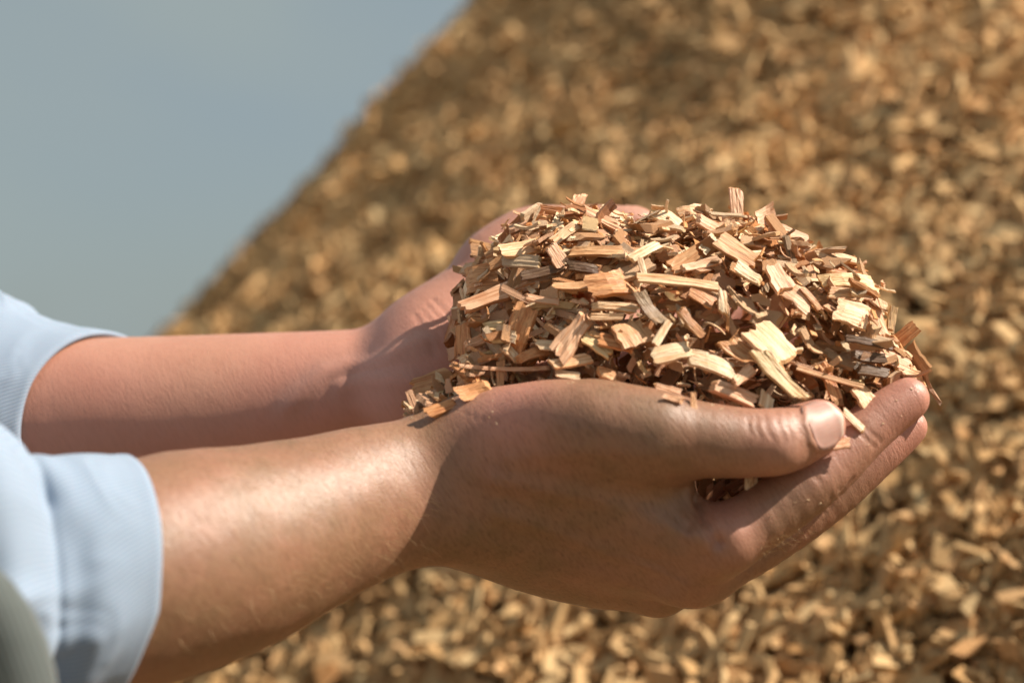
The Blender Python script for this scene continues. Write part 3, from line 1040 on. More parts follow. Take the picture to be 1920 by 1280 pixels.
# shirt body, with the two rolled sleeves as its pieces
FS = Field((-0.68, -0.30, 0.80), (-0.20, 0.50, 1.52), 0.006)
add_chain(FS, [(np.array([-0.47, 0.10, 0.84]), 0.150), (np.array([-0.46, 0.11, 1.36]), 0.140)], 0.03, 0.05)
add_chain(FS, [(np.array([-0.45, 0.05, 0.84]), 0.140), (np.array([-0.45, 0.03, 1.34]), 0.120)], 0.03, 0.05)
add_chain(FS, [(np.array([-0.45, 0.17, 0.84]), 0.140), (np.array([-0.45, 0.19, 1.34]), 0.120)], 0.03, 0.05)
add_chain(FS, [(np.array([-0.43, -0.05, 1.37]), 0.066), (np.array([-0.43, 0.27, 1.37]), 0.066)], 0.03, 0.05)
add_chain(FS, [(np.array([-0.45, 0.11, 1.40]), 0.066), (np.array([-0.44, 0.11, 1.47]), 0.062)], 0.03, 0.03)
VS, QS = surface_nets(FS)
VS = relax(VS, QS, 3)
VS = VS + vnormals(VS, QS) * (0.006 * value_noise(VS, 12, 61) + 0.003 * value_noise(VS, 30, 62))[:, None]


def box_uv(me, V):
    uvl = me.uv_layers.new(name='UVMap')
    li = np.zeros(len(me.loops), np.int32); me.loops.foreach_get('vertex_index', li)
    uvl.data.foreach_set('uv', np.stack([V[:, 1] + V[:, 0], V[:, 2]], 1).astype(np.float32)[li].ravel())


me = mesh_np('shirt', VS, QS); box_uv(me, VS)
shirt = obj('shirt', me, SHIRT, person)
shirt.matrix_parent_inverse = Matrix.Translation((0.46, -0.11, 0))

# near sleeve
wr = np.array([0.0, -0.3, 0.95])
elbow_r = np.array([-0.250, -0.090, 1.050])
path_n = [P(330, 1058, -0.047), P(225, 1085, -0.056), P(80, 1120, -0.068), P(-60, 1150, -0.078), elbow_r, np.array([-0.335, -0.085, 1.17]), np.array([-0.40, -0.055, 1.33]), np.array([-0.44, -0.01, 1.385])]
rad_n = [S(222, -0.05), S(228, -0.055), S(240, -0.065), S(240, -0.07), 0.050, 0.058, 0.064, 0.062]


def fold_near(th, s, t):
    a = th                                   # 0 at the top, growing towards the far side (see e2)
    r = np.zeros_like(th)
    up = np.clip((s - 0.004) / 0.02, 0, 1)
    lower = np.clip((s - 0.03) / 0.03, 0, 1)
    # long slanting folds of the bunched cloth, wandering round the arm
    for k, (s0, slope, w, amp, ph) in enumerate(((0.036, 0.010, 0.0042, -0.0085, 0.4), (0.050, -0.012, 0.0055, 0.0075, 1.7), (0.062, 0.014, 0.0050, -0.0100, 2.6), (0.078, -0.008, 0.007, 0.0090, 0.3), (0.095, 0.012, 0.006, -0.0105, 4.0))):
        line = s0 + slope * np.sin(a + ph) + 0.004 * np.sin(2 * a + 1.3 * k)
        r += amp * np.exp(-((s - line) / w) ** 2) * (0.65 + 0.35 * np.sin(a * 1.0 + k * 1.9))
    r += lower * 0.0025 * np.sin(3 * a + s * 60) + up * 0.0009 * np.sin(5 * a + 2 + s * 90)
    r += up * 0.0012 * np.sin(2 * a + 0.7 + s * 45)
    st = np.clip((s - 0.022) / 0.030, 0, 1); st = st * st * (3 - 2 * st)
    r += 0.019 * st * np.clip(np.cos(a), 0, 1) ** 1.5 * np.clip((0.16 - s) / 0.06, 0, 1)
    return r


prof_n = [(0.030, -0.0022), (0.010, -0.0018), (0.0008, -0.0012), (-0.0004, -0.0004), (0.0006, 0.0005), (0.003, 0.0011), (0.0038, 0.0006), (0.0046, 0.0011), (0.012, 0.0022), (0.026, 0.0036), (0.0285, 0.0034), (0.0300, 0.0000),
          (0.0325, 0.0044), (0.050, 0.0070), (0.070, 0.0085), (0.100, 0.0090), (0.14, 0.0075), (0.20, 0.004), (0.33, 0.002), (0.40, 0.0)]
prof_n = [(a + 0.022, b) for a, b in prof_n]
sleeve('sleeve', path_n, rad_n, prof_n, fold_near, np.array([0, -0.2, 1.0]), 'pale blue rolled sleeve on the nearer arm', off=0.022, tiltfn=lambda t: -0.003 - (0.018 if math.cos(t) > 0 else 0.031) * math.cos(t))

# far sleeve
elbow_l = np.array([-0.315, 0.180, 1.105])
path_f = [P(240, 792, 0.134), P(120, 806, 0.139), P(0, 818, 0.145), P(-150, 838, 0.155), elbow_l, np.array([-0.37, 0.225, 1.22]), np.array([-0.42, 0.265, 1.33]), np.array([-0.44, 0.23, 1.385])]
rad_f = [S(166, 0.134), S(181, 0.14), S(214, 0.146), S(216, 0.155), 0.052, 0.058, 0.062, 0.060]


def fold_far(th, s, t):
    a = th
    r = np.zeros_like(th)
    for k, (s0, slope, w, amp, ph) in enumerate(((0.034, 0.012, 0.005, -0.0040, 1.2), (0.052, -0.010, 0.006, 0.0045, 0.2), (0.066, 0.012, 0.0055, -0.0055, 3.1), (0.088, 0.010, 0.008, 0.0055, 5.0))):
        line = s0 + slope * np.sin(a + ph) + 0.004 * np.sin(2 * a + 2.1 * k)
        r += amp * np.exp(-((s - line) / w) ** 2)
    r += np.clip((s - 0.01) / 0.03, 0, 1) * 0.002 * np.sin(3 * a + 1 + s * 50)
    st = np.clip((s - 0.012) / 0.030, 0, 1)
    r += 0.008 * st * np.clip(np.cos(a), 0, 1) * np.clip((0.16 - s) / 0.06, 0, 1)
    return r


prof_f = [(0.030, -0.0020), (0.010, -0.0016), (0.0008, -0.0008), (-0.0006, 0.0006), (0.0008, 0.0020), (0.010, 0.0030), (0.026, 0.0035), (0.050, 0.0050), (0.080, 0.0050),
          (0.12, 0.004), (0.20, 0.003), (0.30, 0.001), (0.36, 0.0)]
prof_f = [(a + 0.012, b) for a, b in prof_f]
sleeve('sleeve', path_f, rad_f, prof_f, fold_far, np.array([0, -0.2, 1.0]), 'pale blue rolled sleeve on the farther arm', tiltfn=lambda t: -0.004 - 0.026 * math.sin(t), off=0.012)

# ---- grey vest: back and flank shell with a loose front edge hanging past the elbow
nu, nv = 60, 60
V = np.zeros((nv, nu, 3))
for j in range(nv):
    z = 0.84 + (1.34 - 0.84) * j / (nv - 1)
    # the loose front edge: where the vest ends in front of the elbow
    x_edge = np.interp(z, [0.84, 1.00, 1.0735, 1.0885, 1.099, 1.1095, 1.122, 1.17, 1.34], [-0.12, -0.122, -0.127, -0.131, -0.137, -0.146, -0.175, -0.30, -0.34])
    y_edge = np.interp(z, [0.84, 1.03, 1.10, 1.2, 1.34], [-0.145, -0.140, -0.142, -0.12, -0.06])
    ctrl = catmull([(-0.64, 0.11, z), (-0.615, 0.0, z), (-0.54, -0.095, z), (-0.43, -0.135, z), ((x_edge - 0.43) / 2, -0.150 if z < 1.2 else -0.12, z), (x_edge, y_edge, z)], nu)
    V[j] = ctrl
V = V.reshape(-1, 3)
V[:, 1] += 0.004 * value_noise(V, 16, 71)
V2 = V.copy(); V2[:, 1] = 0.22 - V2[:, 1]            # the other half mirrored about the spine
V2[:, 0] = np.minimum(V2[:, 0], -0.27 + 0 * V2[:, 0])
ii = np.arange(nu * nv).reshape(nv, nu)
F = np.stack([ii[:-1, :-1], ii[:-1, 1:], ii[1:, 1:], ii[1:, :-1]], -1).reshape(-1, 4)
VV = np.concatenate([V, V2]); FF = np.concatenate([F, F[:, ::-1] + len(V)])
me = mesh_np('vest', VV, FF); box_uv(me, VV)
vest = obj('vest', me, VEST, person)
so = vest.modifiers.new('thickness', 'SOLIDIFY'); so.thickness = 0.005
vest.matrix_parent_inverse = Matrix.Translation((0.46, -0.11, 0))

# ------------------------------------------------------------------ the handful of chips
COLS = {
    'pale': (0.86, 0.59, 0.36), 'cream': (0.88, 0.67, 0.445), 'pink': (0.81, 0.49, 0.305), 'tan': (0.66, 0.37, 0.18),
    'orange': (0.66, 0.32, 0.135), 'rust': (0.50, 0.21, 0.075), 'dark': (0.15, 0.080, 0.038), 'grey': (0.36, 0.26, 0.165), 'yellow': (0.80, 0.58, 0.31), 'hollow_shade': (0.24, 0.11, 0.05)}  # last entry: shade of the thumb hollow painted into the chip colour


def chip_mesh(L, W, T, seed, jag=0.065, nL=4, nW=7, curl=None):
    """a split splinter: ragged slanted ends, ridged along the grain"""
    r = np.random.default_rng(seed)
    shear = r.normal(0, 0.30)
    cut = r.normal(0, 0.9)
    ys = np.linspace(-0.5, 0.5, nW) + r.normal(0, 0.035, nW)
    e0 = r.normal(0, jag, nW) * min(L, W * 2) * 0.55
    e1 = r.normal(0, jag, nW) * min(L, W * 2) * 0.55
    taper = 1 + r.normal(0, 0.14)
    ridge_t = r.normal(0, 0.035, nW) * T
    ridge_b = r.normal(0, 0.035, nW) * T
    thin = r.uniform(0.55, 1.0, 2)                      # one edge thinner
    if curl is None: curl = r.normal(0, 0.05)
    twist = r.normal(0, 0.10)
    top, bot = [], []
    for i in range(nL + 1):
        f = i / nL
        for j in range(nW):
            y = ys[j] * W * (taper if f > 0.5 else 1) * (1 + 0.03 * r.normal())
            x = (f - 0.5) * L + shear * ys[j] * W + (e0[j] * (1 - f) + e1[j] * f if i in (0, nL) else 0.25 * (e0[j] * (1 - f) + e1[j] * f))
            tt = T * (thin[0] * (0.5 - ys[j]) + thin[1] * (0.5 + ys[j]))
            zc = curl * L * (4 * (f - 0.5) ** 2) + twist * (f - 0.5) * ys[j] * W
            dx = cut * tt / 2 if i in (0, nL) else 0.4 * cut * tt / 2
            jt = r.normal(0, 0.04) * T
            top.append((x + dx, y, zc + tt / 2 + ridge_t[j] + jt))
            bot.append((x - dx, y + r.normal(0, 0.02) * W, zc - tt / 2 + ridge_b[j]))
    V = np.array(top + bot); n = (nL + 1) * nW
    F = []
    for i in range(nL):
        for j in range(nW - 1):
            a = i * nW + j
            F.append((a, a + nW, a + nW + 1, a + 1))
            F.append((n + a, n + a + 1, n + a + nW + 1, n + a + nW))
    for i in range(nL):
        a = i * nW; F.append((a, n + a, n + a + nW, a + nW))
        a = i * nW + nW - 1; F.append((a, a + nW, n + a + nW, n + a))
    for j in range(nW - 1):
        a = j; F.append((a, a + 1, n + a + 1, n + a))
        a = nL * nW + j; F.append((a, n + a, n + a + 1, a + 1))
    return V, np.array(F)


# outline of the mound: photo x -> top edge
TOPX = [800, 842, 858, 880, 915, 950, 1000, 1060, 1110, 1160, 1240, 1330, 1400, 1450, 1500, 1545, 1600, 1640, 1665, 1700, 1730]
TOPY = [700, 655, 560, 508, 462, 425, 402, 390, 392, 400, 398, 392, 402, 412, 448, 480, 490, 535, 610, 672, 715]
BOTX = [780, 850, 900, 960, 1040, 1150, 1250, 1350, 1450, 1530, 1600, 1680, 1740]
BOTY = [790, 770, 760, 752, 740, 746, 764, 785, 800, 815, 815, 770, 735]


def mound(px, phi):
    """point and normal of the mound's surface: px across the photo, phi from the front foot (0) over the top to the back (pi)"""
    dc = np.interp(px, [800, 950, 1300, 1500, 1650, 1740], [0.060, 0.062, 0.060, 0.052, 0.036, 0.028])
    w = np.interp(px, [800, 850, 950, 1100, 1300, 1500, 1620, 1740], [0.022, 0.034, 0.052, 0.062, 0.062, 0.052, 0.032, 0.010])
    ty = np.interp(px, TOPX, TOPY) + 12; by = np.interp(px, BOTX, BOTY)
    xt = P(px, ty, dc); xb = P(px, by, dc - w)
    h = max(xt[2] - xb[2], 0.003)
    d = dc - w * math.cos(phi)
    z = xb[2] + h * math.sin(phi)
    x = P(px, 640, d)[0]
    return np.array([x, d, z])


def mound_n(px, phi):
    e = 1e-2
    a = mound(px + 4, phi) - mound(px - 4, phi); b = mound(px, phi + e) - mound(px, phi - e)
    n = nrm(np.cross(a, b))
    if np.dot(n, mound(px, phi) - (mound(px, math.pi / 2) - np.array([0, 0, 0.03]))) < 0: n = -n
    return n


def mound_depth(px, py):
    """depth of the front face of the mound where the photo shows (px, py)"""
    best = None
    for phi in np.linspace(0.0, math.pi / 2, 40):
        m_ = mound(px, phi); q = P(px, py, m_[1])
        e = abs(m_[2] - q[2])
        if best is None or e < best[0]: best = (e, m_[1])
    return best[1]


# (px, py, length, width, thickness, angle, tilt to the side, tilt upward, colour, forward offset mm, label)
HERO = [
    (929, 555, 140, 30, 15, 29, -0.1, 0.4, 'pink', 4, 'long pale pink wood chip slanting upward on the left flank of the handful'),
    (1152, 533, 84, 50, 26, 14, 0.2, 0.3, 'orange', 5, 'thick orange brick-shaped wood chip with a ragged cut end, mid handful'),
    (974, 622, 76, 46, 26, 74, -0.35, 0.1, 'orange', 4, 'blocky orange wood chip standing on end at lower left of the handful'),
    (1075, 630, 90, 48, 22, 58, -0.2, 0.2, 'pink', 4, 'pinkish orange lozenge-shaped wood chip standing slanted, lower middle left'),
    (1186, 624, 56, 68, 12, -66, 0.1, 0.5, 'tan', 4, 'wide ribbed tan wood chip lying flat under the pale sticks'),
    (1153, 576, 76, 18, 12, -3, 0, 0.3, 'pale', 5, 'upper of two pale square sticks lying level below the orange block'),
    (1137, 594, 64, 15, 10, 3, 0, 0.2, 'pale', 5, 'lower of two pale square sticks lying level below the orange block'),
    (1080, 537, 80, 22, 10, 12, 0, 0.7, 'tan', 3, 'flat tan splinter left of the thick orange block'),
    (1038, 404, 98, 32, 9, -8, 0.2, -0.3, 'rust', 4, 'reddish wood chip near the far thumb at the top left of the handful'),
    (960, 437, 58, 28, 9, 46, -0.3, 0.0, 'rust', 3, 'dark orange wood chip leaning at the upper left rim of the handful'),
    (939, 481, 54, 48, 10, 22, -0.3, 0.1, 'tan', 3, 'squarish tan wood chip in shade on the upper left flank'),
    (976, 467, 80, 38, 10, 26, 0.1, 0.6, 'pale', 5, 'pale wood chip with a sunlit upper edge on the upper left flank'),
    (1043, 479, 46, 24, 8, -66, 0, 0.3, 'pink', 5, 'small upright pink wood chip above the dark bark sliver'),
    (1144, 471, 155, 22, 9, 2, 0, 0.5, 'tan', 4, 'longest flat tan splinter lying level across the upper middle'),
    (1210, 470, 78, 20, 10, 38, 0.3, 0.4, 'cream', 7, 'cream splinter leaning over the end of the longest flat splinter'),
    (1205, 503, 34, 13, 6, -80, 0.2, 0.1, 'cream', 6, 'tiny cream sliver hanging below the leaning cream splinter'),
    (1272, 527, 160, 24, 10, -5, 0, 0.5, 'pale', 6, 'long pale splinter lying level right of the thick orange block'),
    (903, 520, 58, 54, 12, 4, -0.35, 0.1, 'tan', 1, 'broad tan wood chip behind the long slanting pink one'),
    (868, 635, 60, 32, 10, -85, -0.5, 0, 'orange', 2, 'upright orange wood chip against the far wrist'),
    (848, 603, 68, 11, 6, 74, -0.3, 0, 'pink', 4, 'thin pink sliver sticking out over the far wrist'),
    (897, 640, 48, 22, 9, 28, -0.2, 0.3, 'pink', 4, 'small pink wedge-shaped chip low on the left flank'),
    (930, 611, 42, 24, 8, 18, 0, 0.5, 'yellow', 4, 'little yellowish wood chip beside the blocky orange chip'),
    (1032, 648, 50, 24, 6, -6, 0, 0.6, 'cream', 3, 'flat cream chip between the two standing orange blocks'),
    (1120, 645, 62, 34, 8, -40, 0.1, 0.5, 'yellow', 3, 'pale yellow ribbed chip right of the pinkish lozenge'),
    (1155, 642, 62, 30, 10, -16, 0, 0.5, 'orange', 4, 'smooth orange-tan chip tucked under the wide ribbed chip'),
    (1137, 416, 70, 24, 14, -28, 0.2, 0.5, 'pink', 4, 'pink stick with a sunlit top slanting down at the upper middle'),
    (1147, 402, 50, 24, 9, -40, 0.3, 0.5, 'cream', 4, 'sunlit cream chip above the slanting pink stick'),
    (1081, 385, 46, 28, 9, 68, 0, 0.2, 'pink', 2, 'pale pink chip standing up at the top left rim'),
    (1166, 448, 32, 28, 14, 86, 0.1, 0.1, 'orange', 4, 'small cube-like orange tan chip above the longest splinter'),
    (1060, 437, 60, 20, 9, 44, 0.1, 0.3, 'pale', 4, 'pale splinter leaning right on the upper left flank'),
    (1092, 425, 46, 18, 8, 62, 0.2, 0.2, 'tan', 3, 'narrow tan chip standing beside the leaning pale splinter'),
    (1016, 562, 62, 15, 6, -9, 0, 0.4, 'pink', 4, 'thin pink splinter lying level on the left flank'),
    (1016, 510, 84, 18, 8, 18, 0, 0.2, 'dark', 4, 'dark bark sliver lying on the end of the long pink chip'),
    (1092, 501, 58, 20, 10, -8, 0, 0.2, 'dark', 2, 'dark grey-brown bark crumb under the longest splinter'),
    (1217, 579, 74, 28, 5, -58, 0.2, 0.2, 'grey', 5, 'curled greyish strip of bark hanging in the middle'),
    (808, 720, 70, 40, 12, 17, -0.2, 0.2, 'tan', 5, 'squarish tan chip on the near wrist, leftmost of the handful'),
    (792, 766, 56, 16, 9, 52, 0.1, 0.3, 'cream', 6, 'cream splinter at the far left foot of the handful'),
    (829, 765, 60, 24, 12, 30, 0, 0.4, 'orange', 7, 'orange-pink chip lying at the left foot beside the cream splinter'),
    (820, 738, 38, 15, 8, 82, 0, 0.2, 'pale', 8, 'little upright pale stick in front of the leftmost square chip'),
    (890, 735, 62, 38, 12, 22, 0, 0.4, 'orange', 3, 'rusty orange chip resting on the near thumb base'),
    (937, 706, 54, 15, 7, 88, 0, 0.1, 'tan', 7, 'upright tan sliver standing on the near thumb base'),
    (895, 672, 52, 26, 12, 20, 0, 0.4, 'cream', 5, 'short cream stick low on the left flank'),
    (945, 692, 170, 8, 5, 1, 0, 0.2, 'pink', 6, 'very thin long pink splinter lying level above the thumb base'),
    (1000, 662, 56, 20, 9, 25, 0, 0.3, 'orange', 4, 'orange splinter slanting up above the thin level splinter'),
    (957, 660, 40, 22, 7, -52, 0, 0.4, 'cream', 5, 'small cream chip under the blocky orange chip'),
    (1070, 678, 76, 22, 9, 18, 0, 0.4, 'pale', 5, 'pale bent splinter near the lower edge, left of middle'),
    (1065, 703, 46, 18, 8, -8, 0, 0.4, 'cream', 6, 'cream crumb overhanging the near thumb base'),
    (1138, 700, 34, 26, 10, -20, 0, 0.3, 'tan', 4, 'stubby ribbed tan chip on the edge of the near thumb'),
    (1382, 379, 56, 28, 10, 87, 0.1, 0.1, 'pink', 3, 'pale pink chip standing straight up at the highest point'),
    (1434, 410, 46, 40, 8, 32, 0.2, 0.1, 'pink', 3, 'pink three-cornered chip right of the upright one'),
    (1476, 444, 76, 46, 9, -12, 0.3, 0.3, 'pink', 3, 'broad pinkish chip at the upper right rim'),
    (1576, 481, 90, 18, 8, 0, 0.2, 0.4, 'pale', 4, 'pale flat splinter jutting out at the upper right end'),
    (1592, 525, 114, 28, 8, 7, 0.2, 0.3, 'yellow', 5, 'long yellowish splinter jutting out at the right end'),
    (1597, 552, 94, 28, 8, 3, 0.3, 0.2, 'tan', 4, 'tan splinter just under the long yellowish one'),
    (1600, 588, 70, 54, 9, -10, 0.3, 0.3, 'pale', 4, 'broad pale chip on the right flank below the jutting splinters'),
    (1646, 600, 70, 32, 8, -76, 0.4, 0.1, 'pink', 2, 'pinkish chip standing on edge at the right end'),
    (1692, 632, 68, 32, 10, 40, -0.35, 0.0, 'orange', 4, 'orange chip sticking out to the upper right above the fingertips'),
    (1448, 645, 86, 84, 10, -58, 0.3, 0.5, 'pale', 6, 'largest broad chip, ribbed and tan with dark streaks, right of middle'),
    (1462, 706, 122, 34, 14, -54, 0.2, 0.3, 'yellow', 9, 'long yellowish stick lying down across the near thumb'),
    (1261, 660, 74, 48, 13, 18, -0.1, 0.5, 'cream', 6, 'squarish cream-green chip just right of middle above the thumb'),
    (1333, 679, 92, 40, 10, -22, 0.1, 0.5, 'cream', 7, 'cream ribbed chip lying beside the largest broad chip'),
    (1387, 660, 66, 48, 8, -42, 0.2, 0.5, 'tan', 5, 'ribbed tan chip leaning against the largest broad chip'),
    (1241, 624, 62, 18, 10, 56, 0.2, 0.2, 'cream', 7, 'narrow cream stick leaning right near the middle'),
    (1375, 737, 80, 30, 14, -24, 0.1, 0.4, 'pink', 6, 'pinkish stick lying on the near thumb'),
    (1392, 704, 50, 20, 9, 44, 0.1, 0.3, 'pink', 7, 'short pink stick leaning against the pinkish one on the thumb'),
    (1437, 754, 34, 28, 7, 70, 0.2, 0.3, 'cream', 8, 'little cream chip on the near thumb joint'),
    (1627, 671, 60, 22, 10, -2, 0.1, 0.3, 'dark', 5, 'middle of three dark brown chips at the right end'),
    (1640, 696, 56, 26, 10, -5, 0.1, 0.3, 'dark', 6, 'lowest of three dark brown chips at the right end'),
    (1630, 641, 94, 15, 7, -8, 0.1, 0.3, 'dark', 5, 'thin uppermost of three dark brown chips at the right end'),
    (1556, 708, 136, 12, 8, -13, 0.1, 0.2, 'tan', 8, 'thin tan twig-like stick slanting across the lower right'),
    (1556, 714, 68, 22, 9, -76, 0.2, 0.1, 'orange', 6, 'orange splinter standing under the thin tan stick'),
    (1625, 748, 50, 38, 10, -64, 0.2, 0.3, 'pale', 7, 'pale chip resting on the forefinger'),
    (1600, 789, 52, 18, 9, -50, 0.2, 0.3, 'cream', 10, 'cream splinter lying on the forefinger beside the thumbnail'),
    (1572, 832, 48, 24, 8, 14, 0.1, 0.4, 'pink', 8, 'pinkish chip wedged between thumb tip and forefinger'),
    (1675, 674, 60, 32, 7, -20, 0.2, 0.4, 'pink', 5, 'pale pink chip above the forefinger tip'),
    (1700, 695, 44, 26, 9, -30, 0.2, 0.3, 'pale', 4, 'pale crumb next to the forefinger tip, rightmost of the handful'),
    (1253, 730, 50, 14, 7, -18, 0, 0.3, 'pink', 7, 'thin pink splinter at the edge of the near thumb'),
    (1262, 747, 36, 11, 6, -14, 0, 0.3, 'pink', 8, 'short pink splinter hanging over the near thumb'),
    (1300, 753, 38, 14, 7, 86, 0, 0.2, 'tan', 8, 'small tan stick hanging down on the near thumb'),
    (1381, 471, 84, 46, 10, -38, 0.2, 0.4, 'tan', 5, 'large ribbed tan chip slanting at the upper right of middle'),
    (1461, 522, 54, 36, 10, -70, 0.2, 0.3, 'pink', 5, 'ribbed pink chip standing right of middle'),
    (1403, 514, 52, 24, 9, -38, 0.2, 0.4, 'cream', 6, 'bright cream stick right of middle'),
    (1496, 556, 58, 44, 8, -40, 0.2, 0.4, 'pink', 5, 'flat pink chip on the right flank'),
    (1521, 560, 54, 15, 8, -54, 0.3, 0.2, 'orange', 6, 'narrow orange stick beside the flat pink chip'),
    (1296, 606, 68, 20, 10, -60, 0, 0.3, 'tan', 6, 'tan stick pointing down in the middle of the handful'),
    (1357, 566, 46, 22, 10, 88, 0.1, 0.1, 'cream', 6, 'short cream stick standing upright in the middle'),
    (1317, 557, 52, 36, 9, -35, 0.2, 0.3, 'orange', 4, 'orange chip beside the upright cream stick'),
    (1583, 513, 64, 14, 8, 0, 0.2, 0.2, 'orange', 6, 'narrow orange stick on the long yellowish splinter'),
    (1329, 457, 50, 24, 8, 50, 0.3, 0.4, 'cream', 6, 'whitest sunlit chip at the upper middle'),
    (1282, 490, 66, 36, 9, 40, 0, 0.3, 'tan', 4, 'tan chip leaning right above the long pale splinter'),
    (1313, 497, 80, 16, 7, 25, 0.1, 0.4, 'pink', 5, 'pointed pink splinter slanting up right of middle'),
    (1257, 415, 56, 40, 9, -50, 0.2, 0.5, 'cream', 4, 'ribbed cream chip at the top of the handful'),
    (1335, 425, 62, 30, 9, -30, 0.2, 0.5, 'pink', 3, 'pale pink chip lying below the upright one'),
    (1300, 395, 60, 26, 9, 15, 0.1, 0.5, 'pale', 2, 'flat pale chip on the top rim left of the upright one'),
    (1390, 905, 60, 26, 10, 30, 0, 0.1, 'hollow_shade', 4, 'wood chip coloured dark for the shade in the hollow under the thumb'),
    (1408, 918, 44, 20, 10, 82, 0, 0.1, 'cream', 6, 'frayed cream splinter poking out under the thumb'),
    (1345, 925, 50, 22, 9, 45, 0, 0.1, 'hollow_shade', 4, 'small chip, shade painted into its colour, deep in the hollow under the thumb'),
    (1368, 940, 40, 14, 7, -60, 0, 0.1, 'yellow', 4, 'little yellowish sliver in the hollow under the thumb'),
]
chips = []      # dict(mesh data, matrix, colour, label, group)
VARS = 34
variants = []
for k in range(VARS):
    L = 1.0
    W = float(np.clip(rng.lognormal(math.log(0.40), 0.55), 0.08, 1.0))
    T = float(np.clip(rng.lognormal(math.log(0.155), 0.35), 0.06, 0.32))
    if k % 6 == 5: W, T = 0.07 + 0.04 * rng.random(), 0.05         # splinters and fibres
    variants.append(chip_mesh(L, W, T, 500 + k, curl=rng.normal(0, 0.22) if k % 6 == 5 else (rng.normal(0, 0.16) if k % 6 == 2 else None)))


def basis(nv, ang_img, extra=None):
    """frame with z = nv and x along the photo direction ang_img (degrees, anticlockwise)"""
    a = math.radians(ang_img)
    d = np.array([math.cos(a), 0.0, math.sin(a)])
    x = nrm(d - nv * np.dot(d, nv)); y = np.cross(nv, x)
    return np.stack([x, y, nv], 1)


for k, (px, py, L, W, T, an, tx, tz, cname, off, lab) in enumerate(HERO):
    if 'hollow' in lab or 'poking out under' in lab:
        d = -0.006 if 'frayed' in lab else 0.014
    else:
        h = surf(bR, px, py)
        dm = mound_depth(px, py)
        d = min(dm, h[1] - 0.002) if h is not None else dm
        d -= off * 0.001
        if h is None and 1225 < px < 1500 and py >= 700: d = min(d, -0.012)
        if h is not None and py > 700: d = h[1] - S(T) * 0.45 - 0.0012
    nv = nrm((tx + 0.12, -1.0, tz + 0.22))
    B = basis(nv, an)
    Vc, Fc = chip_mesh(S(L, d) * 0.97, S(W, d) * 0.90, S(T, d) * 0.85, 100 + k, nL=5, nW=8, curl=0.12 if 'curled' in lab else None)
    c = np.array(COLS[cname]) * (0.92 + 0.16 * rng.random())
    chips.append(dict(V=Vc, F=Fc, M=(B, P(px, py, d), 1.0), col=c, label=lab, hero=True, px=px, py=py, cname=cname, L=L))

NAMES = ['pale', 'cream', 'pink', 'tan', 'orange', 'rust', 'dark', 'grey', 'yellow']
PROB = np.array([0.24, 0.16, 0.24, 0.16, 0.12, 0.035, 0.006, 0.01, 0.03]); PROB /= PROB.sum()
for layer, (cnt, off0, spread, tilt) in enumerate(((1300, -0.0012, 0.0025, 0.48), (800, -0.006, 0.003, 0.6), (420, -0.013, 0.004, 0.9))):
    for k in range(cnt):
        px = 845 + (1725 - 845) * rng.random()
        phi = math.acos(1 - 2 * (0.02 + 0.90 * rng.random()))
        q = mound(px, phi); nv = mound_n(px, phi)
        q = q + nv * (off0 + spread * rng.normal())
        zt = nrm(nv + np.array([0.12, 0, 0.20]) + rng.normal(0, tilt, 3) * np.array([1, 1, 0.9]))
        t = rng.normal(0, 1, 3) * np.array([1.2, 0.8, 0.7]); x = nrm(t - zt * np.dot(t, zt)); y = np.cross(zt, x)
        i = int(rng.integers(VARS))
        size = float(np.clip(rng.lognormal(math.log(0.0061), 0.48), 0.0022, 0.017))
        if i % 6 == 5: size *= 1.7
        cname = NAMES[int(rng.choice(len(NAMES), p=PROB))]
        c = np.array(COLS[cname]) * (0.80 + 0.3 * rng.random())
        chips.append(dict(var=i, M=(np.stack([x, y, zt], 1), q, size), col=c, hero=False, cname=cname, L=size / S(1), px=px, py=0))
# the bowl between the palms is full too
for k in range(420):
    px = 900 + (1660 - 900) * rng.random(); d = rng.uniform(0.012, 0.085)
    q = P(px, rng.uniform(600, 790), d)
    zt = nrm(rng.normal(0, 1, 3) + np.array([0, -0.5, 0.9])); t = rng.normal(0, 1, 3); x = nrm(t - zt * np.dot(t, zt))
    cname = NAMES[int(rng.choice(len(NAMES), p=PROB))]
    chips.append(dict(var=int(rng.integers(VARS)), M=(np.stack([x, np.cross(zt, x), zt], 1), q, float(rng.uniform(0.007, 0.014))), col=np.array(COLS[cname]) * (0.75 + 0.3 * rng.random()),
                      hero=False, cname=cname, L=50, px=px, py=0))
for k in range(460):  # chips behind the thumb hollow, colour darkened to stand in for its shade
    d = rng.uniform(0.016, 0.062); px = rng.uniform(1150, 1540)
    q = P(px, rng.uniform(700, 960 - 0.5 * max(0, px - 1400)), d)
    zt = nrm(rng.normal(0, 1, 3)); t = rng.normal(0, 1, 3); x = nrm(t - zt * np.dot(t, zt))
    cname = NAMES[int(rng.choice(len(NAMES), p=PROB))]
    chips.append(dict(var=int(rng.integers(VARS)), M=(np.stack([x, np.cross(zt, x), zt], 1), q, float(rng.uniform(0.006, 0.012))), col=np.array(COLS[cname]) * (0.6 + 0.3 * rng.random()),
                      hero=False, cname=cname, L=44, px=px, py=0))
